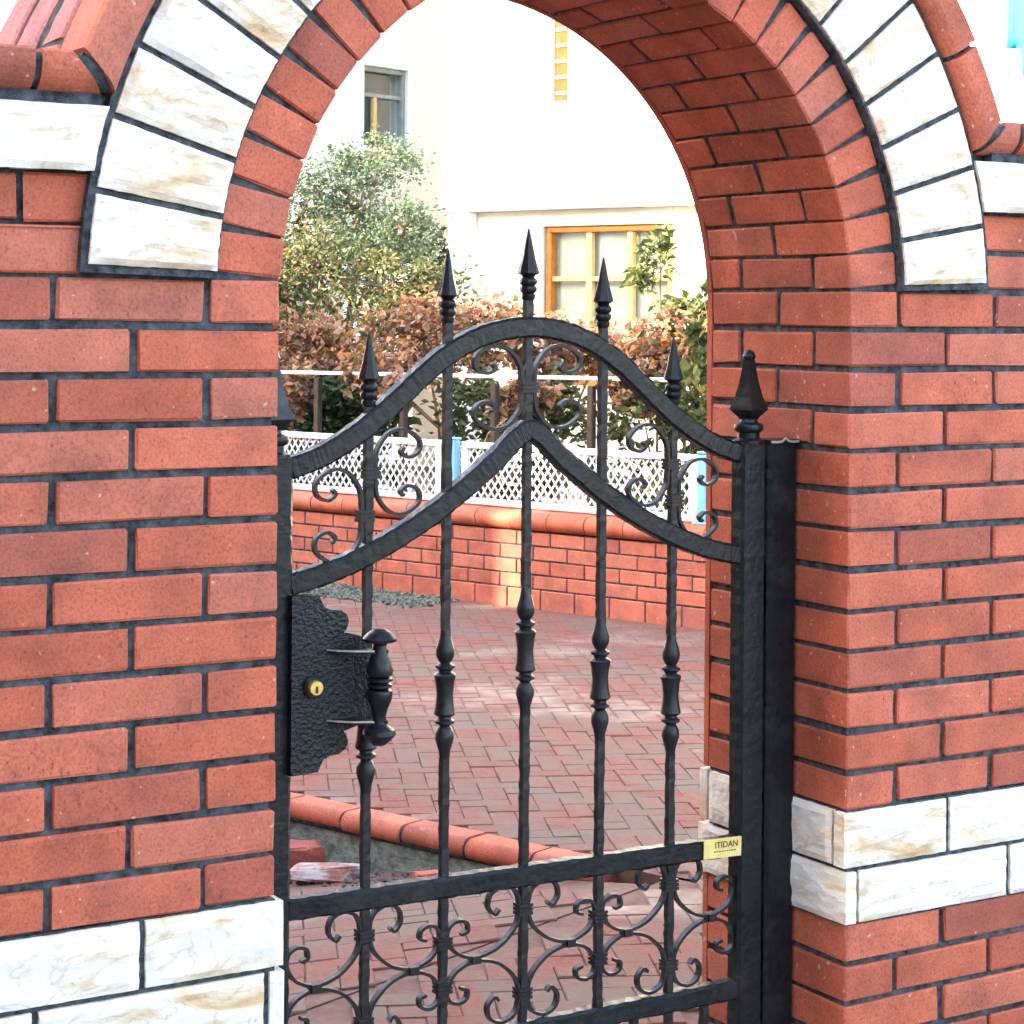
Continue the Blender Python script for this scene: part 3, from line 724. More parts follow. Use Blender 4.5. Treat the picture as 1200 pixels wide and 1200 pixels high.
# fixed posts
gp = thing('gate_post', 'square black iron hinge post bolted to the right brick jamb', 'post', (1.1265, YG + .004, 0))
obj('shaft', post_mesh('shaft', .035, .026, .006, 1.283, .008), 'iron', gp)
capm = MB(); capm.box((-.037, -.028, 1.2835), (.037, .028, 1.290)); obj('cap', capm.mesh('cap'), 'iron', gp)
obj('worn_edge', sweep_xz([(-.034, 1.287), (-.02, 1.286), (-.008, 1.2875), (0, 1.293), (.008, 1.2875), (.02, 1.286), (.033, 1.287)], .0022, -.030, -.0285, 'worn_edge'), 'edge', gp)  # bright strip along the front of the cap
for z in (.30, 1.0):
    obj('hinge', lathe([(.0005, -.05), (.012, -.049), (.012, .049), (.0005, .05)], 12, 'hinge'), 'iron', gp, (-.0375, .031, z))
gp2 = thing('gate_post', 'narrow black iron latch post against the left brick jamb', 'post', (0.020, YG + .004, 0))
obj('shaft', post_mesh('shaft', .018, .026, .006, 1.283, .006), 'iron', gp2)

# ================================================================== GARDEN (all in the garden frame)
# paving
def herringbone(v0, v1, u0, u1, rot, keep):
    w = 0.08; out = []; c, s = cos(rot), sin(rot); ctr = ((v0 + v1) / 2, (u0 + u1) / 2)
    N = int(max(v1 - v0, u1 - u0) / w * 1.1) + 6
    for i in range(-N, N + 1):
        for j in range(-N, N + 1):
            bx, by = i + 2 * j, i - 2 * j
            for (x, y, r) in ((bx + 1, by + .5, 0), (bx + 2.5, by, pi / 2)):
                X = ctr[0] + w * (x * c - y * s); Y = ctr[1] + w * (x * s + y * c)
                if v0 <= X <= v1 and u0 <= Y <= u1 and keep(X, Y): out.append((X, Y, rot + r))
    return out
pav_me = [box_mesh('paver', .1585, .0785, .05, .0028, .001) for _ in range(5)]
for me in pav_me: me.materials.append(M['paver'])
def lay(spots, parent, dist, limit):
    spots.sort(key=dist); rest = MB()
    for k, (x, y, r) in enumerate(spots):
        dz = U(-.002, .002)
        if k < limit: obj('paver', random.choice(pav_me), None, parent, (x, y, -.025 + dz), (U(-.012, .012), U(-.012, .012), r + U(-.01, .01)))
        else:
            c, s = cos(r), sin(r); V = []
            for a, b in ((-.0785, -.0385), (.0785, -.0385), (.0785, .0385), (-.0785, .0385)): V.append((a, b))
            bot = [(x + a * c - b * s, y + a * s + b * c, -.05) for a, b in V]; tz = U(-.003, .001)
            mid = [(x + a * c - b * s, y + a * s + b * c, tz - .005) for a, b in V]
            top = [(x + a * .93 * c - b * .88 * s, y + a * .93 * s + b * .88 * c, tz) for a, b in V]
            rest.add(bot + mid + top, [(8, 9, 10, 11)] + [(k2, (k2 + 1) % 4, (k2 + 1) % 4 + 4, k2 + 4) for k2 in range(4)] + [(k2 + 4, (k2 + 1) % 4 + 4, (k2 + 1) % 4 + 8, k2 + 8) for k2 in range(4)])
    if rest.v: tag(obj('far_pavers', rest.mesh('far_pavers'), 'paver', parent), kind='stuff')
terr = obj('courtyard_paving', MB().box((-3.84, -4.9, -.40), (.02, 5.0, -.0055)).box((-6.2, -4.9, -.40), (-3.821, -2.40, -.0055)).mesh('courtyard_paving'), 'sand', None, G(0, 0), GROT); tag(terr, kind='structure')
def wy(v, u): return (O + n_ * v + t_ * u).y
keep = lambda v, u: v < -.06 and (v > -3.77 or u < -2.46) and wy(v, u) > 0.68 and not (u > 1.55 and v > -.42)
camg = ((Vector((-1.3767, -2.9581, 0)) - O).dot(n_), (Vector((-1.3767, -2.9581, 0)) - O).dot(t_))
def inview(v, u):
    p = O + n_ * v + t_ * u - Vector((-1.3767, -2.9581, 0)); d = p.dot(fw); x = 600 + 2426 * p.dot(rt) / d
    return 300 < x < 880
def dist(q): return hypot(q[0] - camg[0], q[1] - camg[1]) + (0 if inview(q[0], q[1]) else 50)
lay(herringbone(-5.9, -.06, -4.4, 3.2, pi / 4, keep), terr, dist, 300)
SL = math.atan(0.134)
path = obj('garden_path', MB().box((-2.2, 0.0, -.3), (0.0, 2.9, -.0055)).mesh('garden_path'), 'sand', None, G(-3.935, -2.39, 0), (-SL, 0, TH)); tag(path, kind='structure')
lay(herringbone(-1.7, -.06, .05, 2.4, pi / 4, lambda v, u: True), path, lambda q: dist((q[0] - 3.935, q[1] - 2.39)), 300)
# terrace kerb: bullnose coping on a concrete riser
kerb = thing('terrace_kerb', 'rounded red brick kerb along a mossy concrete riser behind the gate', 'kerb', G(-3.93, 0), GROT)
kr = MB().box((0.025, -2.215, -.45), (.10, 3.0, -.052)).mesh('riser'); obj('riser', kr, 'concrete', kerb)
def nosing(w, h, r, n=8):
    p = [(w, -h), (w, 0.006)]
    for k in range(n + 1):
        a = pi / 2 + (pi * .95) * k / n; p.append((r + r * cos(a), -r + .006 + r * sin(a)))
    return p
nz = nosing(.105, .058, .031)
km = extr(nz, lambda p: (p[0], 0, p[1]), lambda p: (p[0], .2335, p[1]), 'coping_brick'); km.materials.append(M['coping'])
km.shade_smooth(); km.set_sharp_from_angle(angle=radians(35))
u = -2.22
while u < 2.6:
    obj('coping_brick', km, None, kerb, (U(-.003, .003), u, U(-.0015, .0015)), (0, 0, U(-.006, .006))); u += .2455
nzm = [(a * .93 + .006, b - .006) for a, b in nz]
obj('joint_mortar', extr(nzm, lambda p: (p[0], -2.215, p[1]), lambda p: (p[0], 2.6, p[1]), 'joint_mortar'), 'mortar', kerb)
# low garden wall
gw = thing('low_garden_wall', 'low red brick wall with rounded coping along the far side of the courtyard', 'wall', G(0, 0), GROT)
obj('mortar', MB().box((.006, -3, -.4), (.22, 6.0, .398)).mesh('mortar'), 'mortar', gw)
gh = MB()
def gbrick(u0, u1, z0, z1):
    if u1 < -1.3 or u0 > 3.6: gh.box((0, u0, z0), (.1, u1, z1)); return
    obj('brick', brick_me(.1, u1 - u0, z1 - z0, 'garden_brick', .003, .001), None, gw, (.05 + U(-.0015, .0015), (u0 + u1) / 2, (z0 + z1) / 2), (U(-.004, .004), 0, U(-.006, .006)))
for c in range(4):
    z0 = .098 + c * .075 + .004; z1 = z0 + .067; u = -2.9 + (.11 if c % 2 else 0)
    while u < 5.8: gbrick(u + .004, u + .2175, z0, z1); u += .2215
u = -2.95
while u < 5.8: gbrick(u + .0035, u + .2175, -.16, .094); u += .2215
tag(obj('outer_bricks', gh.mesh('outer_bricks'), 'garden_brick', gw), kind='stuff')
gnz = [(.26, .0), (.26, .098), (.03, .098)] + [(.049 - .034 - .05 * cos(t) + .0, .049 + .049 * sin(t)) for t in [radians(d) for d in (75, 50, 25, 0, -25, -50, -75)]] + [(.03, 0.0)]
gcm = extr(gnz, lambda p: (p[0], 0, p[1]), lambda p: (p[0], .236, p[1]), 'coping_brick'); gcm.materials.append(M['coping'])
gcm.shade_smooth(); gcm.set_sharp_from_angle(angle=radians(35))
u = -2.9
while u < 5.8: obj('coping_brick', gcm, None, gw, (U(-.003, .003), u, .402 + U(-.0015, .0015)), (0, 0, U(-.008, .008))); u += .2425
gnm = [(a * .94 + .010, b * .94 + .003) for a, b in gnz]
obj('joint_mortar', extr(gnm, lambda p: (p[0], -2.9, p[1] + .402), lambda p: (p[0], 5.8, p[1] + .402), 'joint_mortar'), 'mortar', gw)
# gravel bed at the wall foot
def leafless_rocks(n, v0, v1, u0, u1, z):
    m = MB()
    for _ in range(n):
        c = Vector((U(v0, v1), U(u0, u1), z + U(0, .02))); s = U(.006, .018)
        V = []
        for d in ((1, 0, 0), (-1, 0, 0), (0, 1, 0), (0, -1, 0), (0, 0, 1), (0, 0, -1)):
            V.append(tuple(c + Vector(d) * s * U(.6, 1.1) + Vector((U(-.4, .4), U(-.4, .4), U(-.3, .3))) * s))
        m.add(V, [(0, 2, 4), (2, 1, 4), (1, 3, 4), (3, 0, 4), (2, 0, 5), (1, 2, 5), (3, 1, 5), (0, 3, 5)])
    return m.mesh('gravel')
tag(obj('gravel_bed', leafless_rocks(5200, -.42, -.02, 1.55, 4.2, -.012), 'gravel', None, G(0, 0), GROT), 'grey gravel strip at the foot of the low brick wall', 'gravel', kind='stuff')
# white lattice panels
def lattice(u0, u1, label):
    z0, z1 = .508, .842
    t = thing('lattice_panel', label, 'fence', G(.10, u0), GROT, 'lattice panels on the low wall')
    L = u1 - u0
    def bar(name, a, b): obj(name, box_mesh(name, *(b[k] - a[k] for k in range(3)), .003), 'white_pvc', t, tuple((a[k] + b[k]) / 2 for k in range(3)))
    bar('frame_bar', (-.015, 0, z0), (.015, L, z0 + .034)); bar('frame_bar', (-.015, 0, z1 - .034), (.015, L, z1))
    bar('frame_bar', (-.015, 0, z0 + .036), (.015, .04, z1 - .036)); bar('frame_bar', (-.015, L - .04, z0 + .036), (.015, L, z1 - .036))
    hgt = z1 - z0 - .072; AN = radians(36); run = hgt * math.tan(AN); ln = hgt / cos(AN)
    sm = box_mesh('lattice_strip', .004, .011, ln, .001); sm.materials.append(M['white_pvc'])
    p = .048; u = -.0
    while u < L - .05:
        for sgn, dx in ((1, -.003), (-1, .003)):
            uc = u + run / 2
            if .03 < uc - run / 2 + 0.0 and uc + run / 2 < L - .02:
                obj('lattice_strip', sm, None, t, (dx, uc, (z0 + z1) / 2), (sgn * AN, 0, 0))
        u += p
    # short strips closing the triangles at both ends
    for end in (0, 1):
        k = 1
        while k * p < run - .02:
            d = k * p; dh = d / math.tan(AN); l2 = d / sin(AN)
            ms = box_mesh('lattice_strip', .004, .011, l2, .001); ms.materials.append(M['white_pvc'])
            for sgn, dx in ((1, -.003), (-1, .003)):
                uu = .035 + d / 2 if end == 0 else L - .035 - d / 2
                low = z0 + .036 + dh / 2; hi = z1 - .036 - dh / 2
                z = (low if sgn > 0 else hi) if end == 0 else (low if sgn < 0 else hi)
                obj('lattice_strip', ms, None, t, (dx, uu, z), (sgn * AN, 0, 0))
            k += 1
lattice(.135, 1.655, 'white plastic lattice panel on the low wall between the two blue posts')
lattice(1.80, 3.35, 'white plastic lattice panel on the low wall left of the blue posts')
lattice(-1.45, .045, 'white plastic lattice panel on the low wall right of the blue posts')
for u, lab in ((.09, 'sky blue metal fence post nearest the right brick jamb'), (1.715, 'sky blue metal fence post in the middle of the lattice fence')):
    t = thing('fence_post', lab, 'post', G(.10, u, .50), GROT, 'blue posts of the lattice fence')
    obj('shaft', box_mesh('shaft', .05, .055, .35, .006), 'blue_paint', t, (0, 0, .173)); obj('base_plate', box_mesh('base_plate', .09, .09, .008, .002), 'blue_paint', t, (0, 0, .004))
    obj('cap', box_mesh('cap', .056, .061, .012, .004), 'blue_paint', t, (0, 0, .3545))

# white rail fence in front of the house, running across the view
rf = thing('rail_fence', 'white top rail on dark posts under the brown hedge', 'fence', G(0, 0), GROT)
def gpt(v, u, z): return Vector((v, u, z))
ra, rb = Vector((.42, 3.75, 1.17)), Vector((.70, .55, 1.19))
def beam(name, a, b, w, h, mat, parent):
    d = b - a; L = d.length; me = box_mesh(name, L, w, h, .004)
    return obj(name, me, mat, parent, (a + b) / 2, (0, -math.asin(d.z / L), atan2(d.y, d.x)))
beam('top_rail', ra, rb, .05, .022, 'white_pvc', rf)
for k in range(6):
    p = ra.lerp(rb, k / 5); obj('post', box_mesh('post', .04, .04, 1.14, .005), 'dark_post', rf, (p.x, p.y, .575))
beam('low_rail', ra - Vector((0, 0, .55)), rb - Vector((0, 0, .55)), .04, .04, 'dark_post', rf)

# ------------------------------------------------------------------ foliage
def leaf_mesh(name, pts, size, aspect=0.55, curl=0.25, seed=0, spread=(0, 1), down=0.0):
    rnd = random.Random(seed); V = []; F = []; T = []
    for p in pts:
        s = size * rnd.choice((.5, .7, .85, 1.0, 1.15, 1.35)) * rnd.uniform(.85, 1.15); d = Vector((rnd.gauss(0, 1), rnd.gauss(0, 1), rnd.gauss(0, .7) - down))
        d = d.normalized() if d.length > .01 else Vector((1, 0, 0))
        sd = d.cross(Vector((rnd.gauss(0, 1), rnd.gauss(0, 1), rnd.gauss(0, 1)))); sd = sd.normalized() if sd.length > .01 else Vector((0, 1, 0))
        nn = d.cross(sd); w = s * aspect * .5; c = curl * s * rnd.uniform(-1, 1.4)
        k = len(V); b = Vector(p)
        V += [b, b + d * s * .5 + sd * w + nn * c * .6, b + d * s + nn * c * .2, b + d * s * .5 - sd * w + nn * c * .6, b + d * s * .5 - nn * c * .3]
        F += [(k, k + 1, k + 4), (k + 1, k + 2, k + 4), (k + 2, k + 3, k + 4), (k + 3, k, k + 4)]
        T += [rnd.uniform(*spread)] * 4
    me = pyd(name, [tuple(v) for v in V], F)
    at = me.attributes.new('tint', 'FLOAT', 'FACE')
    at.data.foreach_set('value', T)
    return me
def crown_points(n, clumps, rnd):
    """clumps: (centre, radius xyz); points lie mostly near small sub-clumps so that gaps stay open"""
    pts = []
    subs = []
    for c, r in clumps:
        k = max(4, int(26 * (r[0] * r[1] * r[2]) ** .33 / .35))
        for _ in range(k):
            d = Vector((rnd.gauss(0, 1), rnd.gauss(0, 1), rnd.gauss(0, 1))).normalized() * rnd.uniform(.25, 1) ** .5
            subs.append((Vector((c[0] + d.x * r[0], c[1] + d.y * r[1], c[2] + d.z * r[2])), min(r) * rnd.uniform(.14, .36)))
    for _ in range(n):
        c, r = rnd.choice(subs); pts.append(c + Vector((rnd.gauss(0, r), rnd.gauss(0, r), rnd.gauss(0, r * .8))))
    return pts, subs
def tube_mesh(name, segs):
    m = MB()
    for a, b, r0, r1 in segs:
        a = Vector(a); b = Vector(b); d = b - a
        if d.length < 1e-4: continue
        d.normalize(); s = d.cross(Vector((.3, .9, .2))).normalized(); t = d.cross(s); V = []
        for p, r in ((a, r0), (b, r1)):
            for k in range(5): V.append(tuple(p + (s * cos(2 * pi * k / 5) + t * sin(2 * pi * k / 5)) * r))
        m.add(V, [(k, (k + 1) % 5, (k + 1) % 5 + 5, k + 5) for k in range(5)] + [(4, 3, 2, 1, 0), (5, 6, 7, 8, 9)])
    return m.mesh(name)
def plant(name, label, cat, base, clumps, n, size, leafmat, seed, aspect=.55, curl=.25, spread=(0, 1), trunk_r=.03, group=None, down=0.0, barkmat='bark'):
    """base and clumps in garden coordinates (v,u,z)"""
    rnd = random.Random(seed)
    t = thing(name, label, cat, G(*base), GROT, group)
    cl = [(Vector(c) - Vector(base), r) for c, r in clumps]
    pts, subs = crown_points(n, cl, rnd)
    obj('crown', leaf_mesh('crown', pts, size, aspect, curl, seed, spread, down), leafmat, t)
    segs = []
    mean = sum((c for c, r in cl), Vector()) / len(cl)
    fork = Vector((mean.x * .3, mean.y * .3, max(.15, min(c.z - r[2] for c, r in cl) * .85)))
    segs.append((Vector((0, 0, -.05)), fork, trunk_r, trunk_r * .75))
    for c, r in cl:
        segs.append((fork, c, trunk_r * .6, trunk_r * .28))
        near = [s for s in subs if all(abs((s[0] - c)[k]) <= r[k] * 1.05 for k in range(3))]
        for s, rr in near[:26]:
            mid = c.lerp(s, .5) + Vector((rnd.uniform(-.03, .03), rnd.uniform(-.03, .03), rnd.uniform(-.02, .05)))
            segs.append((c, mid, trunk_r * .25, trunk_r * .15)); segs.append((mid, s, trunk_r * .15, trunk_r * .06))
    obj('trunk', tube_mesh('trunk', segs), barkmat, t)
    return t
# tree with small silver leaves, in front of the wing
plant('silver_leaf_tree', 'airy tree with small silver green leaves beside the grey framed window', 'tree', (2.6, 4.85, 0),
      [((2.6, 4.75, 2.30), (.40, .45, .38)), ((2.35, 5.2, 2.15), (.45, .5, .5)), ((2.7, 4.42, 2.15), (.24, .26, .28)), ((2.7, 4.65, 2.68), (.26, .32, .24)), ((2.2, 5.6, 2.5), (.5, .5, .5)), ((2.6, 4.55, 1.95), (.3, .35, .25))], 15000, .036, 'leaf_silver', 11, .55, .2)
plant('olive_green_bush', 'tall olive green bush with a few yellowing leaves behind the brown hedge', 'bush', (2.0, 4.4, 0),
      [((2.0, 4.65, 1.80), (.35, .45, .36)), ((1.9, 5.1, 1.65), (.4, .5, .5)), ((2.15, 4.1, 1.72), (.26, .32, .28)), ((2.3, 3.75, 1.62), (.25, .3, .24)), ((2.0, 4.4, 1.2), (.4, .7, .4))], 9500, .05, 'leaf_olive', 12, .5, .25)
plant('evergreen_tree', 'dense green tree seen under the overhanging upper floor', 'tree', (5.6, 7.6, 0),
      [((5.7, 7.6, 1.9), (.5, .5, .55)), ((5.2, 8.0, 1.6), (.6, .5, .6)), ((6.2, 7.4, 1.9), (.4, .4, .5))], 4200, .08, 'leaf_dark', 13, .5, .2, (.2, .85))
# dry hedge
brown = [('dry brown hedge bush at the left, hanging over the white rail', (1.0, 3.85), [((1.0, 4.05, 1.30), (.26, .42, .24)), ((1.0, 3.6, 1.25), (.26, .3, .24)), ((.55, 3.55, 1.10), (.10, .30, .10)), ((.5, 3.35, 1.0), (.07, .08, .12))], 4200),
         ('dry brown hedge bush rising behind the second spear finial', (1.25, 2.75), [((1.25, 2.95, 1.38), (.28, .34, .26)), ((1.3, 2.45, 1.42), (.25, .25, .22)), ((.62, 2.75, 1.2), (.12, .34, .12)), ((.5, 2.5, 1.08), (.06, .1, .1))], 4200),
         ('dry brown hedge bush behind the middle spear finial', (1.6, 2.15), [((1.6, 2.2, 1.30), (.22, .3, .2)), ((1.7, 1.9, 1.34), (.2, .22, .16)), ((.75, 1.75, 1.0), (.12, .22, .16))], 3000),
         ('dry brown hedge bush near the right brick jamb', (1.25, .95), [((1.25, 1.1, 1.36), (.25, .3, .22)), ((1.15, .75, 1.30), (.22, .28, .22)), ((.72, .9, 1.12), (.1, .25, .14))], 3600)]
for k, (lab, b, cl, n) in enumerate(brown):
    plant('dry_hedge', lab, 'hedge', (b[0], b[1], 0), cl, int(n * 1.1), .055, 'leaf_brown', 30 + k, .6, .5, (0, 1), .018, 'brown hedge bushes behind the low wall', .25)
plant('dark_shrub', 'dark green leafy shrub below the white rail at the left', 'shrub', (.75, 3.3, 0), [((.75, 3.35, .93), (.2, .38, .2)), ((.75, 2.95, .95), (.2, .3, .18)), ((.7, 3.2, .62), (.2, .5, .2))], 2600, .07, 'leaf_dark', 41, .5, .25, (0, .8), .014, 'dark shrubs behind the lattice')
plant('dark_shrub', 'dark shrub with brown twigs below the middle of the white rail', 'shrub', (.9, 2.05, 0), [((.9, 2.15, 1.0), (.2, .34, .2)), ((.95, 1.7, .98), (.2, .3, .22)), ((.8, 1.9, .62), (.2, .45, .2))], 3000, .06, 'leaf_olive', 42, .5, .3, (0, .6), .014, 'dark shrubs behind the lattice')
plant('dark_shrub', 'dark shrub with dry leaves below the rail at the right', 'shrub', (.8, .85, 0), [((.8, .95, 1.0), (.2, .3, .22)), ((.8, .55, .98), (.2, .28, .22)), ((.75, .75, .62), (.2, .45, .2))], 2500, .06, 'leaf_olive', 43, .5, .3, (0, .75), .014, 'dark shrubs behind the lattice')
plant('young_tree', 'slim young tree with upright yellow green leaves before the orange window', 'tree', (1.35, 1.25, 0), [((1.35, 1.28, 1.72), (.10, .12, .3)), ((1.35, 1.22, 1.95), (.05, .06, .12)), ((1.3, 1.05, 1.5), (.14, .14, .16))], 560, .065, 'leaf_vine', 44, .5, .3, (0, .9), .012)
plant('green_vine', 'round leaved green vine climbing beside the right brick jamb', 'vine', (.55, .30, 0), [((.55, .32, 1.20), (.12, .16, .34)), ((.55, .38, 1.55), (.1, .14, .16)), ((.6, .2, .95), (.12, .2, .2))], 1300, .05, 'leaf_vine', 45, .9, .2, (.1, 1), .012)
# a long dry stem leaning over the hedge
obj_st = obj('straw_stalk', tube_mesh('dry_stem', [((0, 0, 0), (.02, -.10, .5), .006, .005), ((.02, -.10, .5), (.03, -.28, .86), .005, .004), ((.03, -.28, .86), (.03, -.42, .95), .004, .002)]), 'straw', None, G(.55, 2.15, .0), GROT)
tag(obj_st, 'thin straw coloured dry stem leaning behind the lattice', 'stem')

# ------------------------------------------------------------------ white house
hs = thing('white_house', 'bright white two storey house with orange framed windows behind the garden', 'house', G(6, 3, 0), GROT)
def hb(name, a, b, mat, parent=None):        # garden coordinates -> part of the house
    o3 = Vector((6, 3, 0)); c = tuple((a[k] + b[k]) / 2 - o3[k] for k in range(3))
    return obj(name, box_mesh(name, b[0] - a[0], b[1] - a[1], b[2] - a[2], .006), mat, parent or hs, c)
# ground floor front at v=6 (with the window opening), upper floor overhangs to v=5.72
hb('wall', (6, 5.70, -.1), (6.25, 6.72, 2.47), 'cream_wall'); hb('wall', (6, -6, -.1), (6.25, 4.30, 2.47), 'cream_wall')
hb('wall', (6.001, 4.301, -.1), (6.249, 5.699, .95), 'cream_wall'); hb('wall', (6.001, 4.301, 2.325), (6.249, 5.699, 2.469), 'cream_wall')
hb('column', (5.88, 6.45, -.1), (5.998, 6.70, 2.469), 'white_wall')
hb('floor_slab', (5.87, -6.05, 2.471), (12, 6.82, 2.62), 'white_wall')
# upper wall round a tall narrow window
wu0, wu1, wz0, wz1 = 5.36, 5.52, 3.42, 4.75
hb('wall', (5.90, wu1, 2.621), (6.13, 6.80, 6.6), 'white_wall'); hb('wall', (5.90, -6, 2.621), (6.13, wu0, 6.6), 'white_wall')
hb('wall', (5.901, wu0 + .001, 2.622), (6.129, wu1 - .001, wz0), 'white_wall'); hb('wall', (5.901, wu0 + .001, wz1), (6.129, wu1 - .001, 6.6), 'white_wall')
hb('wall', (6.131, 6.56, 2.622), (12, 6.799, 6.6), 'white_wall')
hb('garden_parapet', (5.2, 6.73, -.1), (5.45, 7.9, 1.93), 'white_wall'); hb('ledge', (5.12, 6.72, 1.931), (5.52, 7.92, 1.99), 'white_wall')
def window(v, u0, u1, z0, z1, frame, sash, mull, trans, back, shutters=None):
    f = hb('window_frame', (v - .03, u0, z1 - .05), (v + .06, u1, z1), frame)
    hb('jamb', (v - .03, u0, z0), (v + .06, u0 + .055, z1 - .051), frame, f).location -= f.location
    hb('jamb', (v - .03, u1 - .055, z0), (v + .06, u1, z1 - .051), frame, f).location -= f.location
    hb('sill', (v - .06, u0 - .03, z0 - .05), (v + .06, u1 + .03, z0 - .001), frame, f).location -= f.location
    for m_ in mull: hb('mullion', (v - .015, m_ - .03, z0 + .002), (v + .045, m_ + .03, z1 - .052), sash, f).location -= f.location
    for q, m_ in enumerate(trans): hb('transom', (v - .012, u0 + .057, m_ - .022), (v + .04, u1 - .057, m_ + .022), sash, f).location -= f.location
    hb('pane', (v + .048, u0 + .056, z0 + .003), (v + .054, u1 - .056, z1 - .053), 'glass', f).location -= f.location
    hb('curtain', (v + .075, u0 + .02, z0), (v + .085, u1 - .02, z1), back, f).location -= f.location  # pale sheet added behind the pane, standing in for its sunlit reflection
window(6.06, 4.32, 5.68, .97, 2.32, 'orange_wood', 'yellow_wood', (5.22, 4.78), (1.86,), 'curtain')
sf = hb('shutter', (5.925, wu0 + .002, wz0 + .002), (5.95, wu1 - .002, wz1 - .002), 'orange_wood')
for q in range(9):
    o_ = hb('slat', (5.91, wu0 + .02, wz0 + .05 + q * .14), (5.924, wu1 - .02, wz0 + .085 + q * .14), 'curtain', sf); o_.location -= sf.location
hb('back_wall', (11.8, -6, -.1), (12, 12, 6.6), 'white_wall'); hb('end_wall', (6.25, -6, -.1), (11.8, -5.8, 2.47), 'white_wall')
hb('room_wall', (6.9, -5.7, -.1), (7.0, 6.7, 6.6), 'cream_wall')
hb('roof', (5.2, -6.5, 6.601), (12.4, 12.4, 6.85), 'tile')
# wing, its face looks along the garden towards the gate
wv0, wv1, zz0, zz1 = 6.26, 6.90, 3.16, 3.96; wu = 8.10
hb('wing_wall', (1.2, wu, -.1), (wv0, wu + .25, 6.6), 'white_wall'); hb('wing_wall', (wv1, wu, -.1), (9, wu + .25, 6.6), 'white_wall')
hb('wing_wall', (wv0 + .001, wu + .001, -.1), (wv1 - .001, wu + .249, zz0), 'white_wall'); hb('wing_wall', (wv0 + .001, wu + .001, zz1), (wv1 - .001, wu + .249, 6.6), 'white_wall')
hb('wing_side', (1.2, wu + .251, -.1), (1.45, 12, 6.6), 'white_wall')
wf = hb('window_frame', (wv0 + .002, wu + .04, zz1 - .05), (wv1 - .002, wu + .11, zz1 - .002), 'grey_wood')
for nm, a, b, mt in (('jamb', (wv0 + .002, wu + .04, zz0), (wv0 + .05, wu + .11, zz1 - .051), 'grey_wood'), ('jamb', (wv1 - .05, wu + .04, zz0), (wv1 - .002, wu + .11, zz1 - .051), 'grey_wood'),
                     ('sill', (wv0 - .04, wu - .05, zz0 - .04), (wv1 + .04, wu - .002, zz0 + .01), 'white_wall'), ('mullion', (6.45, wu + .05, zz0 + .01), (6.50, wu + .10, zz1 - .30), 'yellow_wood'),
                     ('transom', (wv0 + .052, wu + .05, zz1 - .30), (wv1 - .052, wu + .10, zz1 - .26), 'grey_wood'), ('pane', (wv0 + .052, wu + .112, zz0 + .002), (wv1 - .052, wu + .118, zz1 - .053), 'glass'),
                     ('curtain', (wv0 + .01, wu + .235, zz0), (wv0 + .22, wu + .245, zz1), 'curtain'), ('room', (wv0 - .05, wu + .2505, zz0 - .1), (wv1 + .05, wu + .27, zz1 + .1), 'dark_room')):  # bluish sheet close behind the pane puts its reflection into colour
    o_ = hb(nm, a, b, mt, wf); o_.location -= wf.location
# blue cloth hanging from the upper floor
V = []; F = []; nu, nz_ = 26, 14
for i in range(nu + 1):
    for k in range(nz_ + 1):
        a = i / nu; c = k / nz_; uu = 1.02 - a * 1.1; zt = 4.6; zb = 3.50 if uu > .90 else 3.24 + .05 * sin(uu * 9)
        V.append((.035 * sin(a * 34 + c * 1.5) * (1 - .5 * c) + .02 * sin(a * 11), uu - 1.0, zb + (zt - zb) * c - 3.2))
for i in range(nu):
    for k in range(nz_):
        q = i * (nz_ + 1) + k; F.append((q, q + nz_ + 1, q + nz_ + 2, q + 1))
cl = obj('hanging_cloth', pyd('hanging_cloth', V, F, True), 'blue_cloth', None, G(5.45, 1.0, 3.2), GROT)
so = cl.modifiers.new('thickness', 'SOLIDIFY'); so.thickness = .004
tag(cl, 'bright blue cloth hanging in front of the white house at the top right', 'cloth')
# unseen blocks added left of the courtyard to shade it
nb = thing('neighbour_house', 'plain dark ochre neighbouring house left of the courtyard, nearer the gateway', 'house', (-6.5, 4, 0), group='neighbouring houses')
nbb = thing('neighbour_house', 'plain dark ochre neighbouring house left of the courtyard, farther from the gateway', 'house', (-6.5, 12, 0), group='neighbouring houses')
P0 = G(0, 1.23); gap = 0.085  # gap set along the sun to throw a stripe on the low wall
def gapy(x, sg): return P0.y + (x - P0.x) * SUN_DIR.y / SUN_DIR.x + sg * gap / 2
def slant(par, ya, sg, z0, z1, over, nm, mat):
    x0, x1 = -9.0 - over, -4.0 + over
    def hx(c):
        x = x1 if c[0] else x0
        y = gapy(x, sg) if (c[1] == (sg < 0)) else ya
        return Vector((x - par.location.x, y - par.location.y, z1 if c[2] else z0))
    obj(nm, box_mesh(nm, 0, 0, 0, .01, 0, hx), mat, par)
slant(nb, 0.5, -1, -.4, 5.70, 0, 'wall', 'ochre_wall'); slant(nb, 0.3, -1, 5.702, 5.89, .2, 'roof', 'tile')
slant(nbb, 15.5, 1, -.4, 5.70, 0, 'wall', 'ochre_wall'); slant(nbb, 15.7, 1, 5.702, 5.89, .2, 'roof', 'tile')
lk = thing('passage_wall', 'ochre wall closing the narrow gap between the neighbouring houses', 'wall', (-4.1, gapy(-4.1, 0), 0))  # added low in the gap so the sun stripe misses the floor
obj('wall', box_mesh('wall', .1, gap - .004, 4.3, .001), 'ochre_wall', lk, (0, 0, 1.85))
nb2 = thing('neighbour_house', 'plain dark ochre house on the street side, left of the gateway', 'house', (-8.5, -6.2, 0), group='neighbouring houses')  # unseen block added to keep sky light off the right reveal
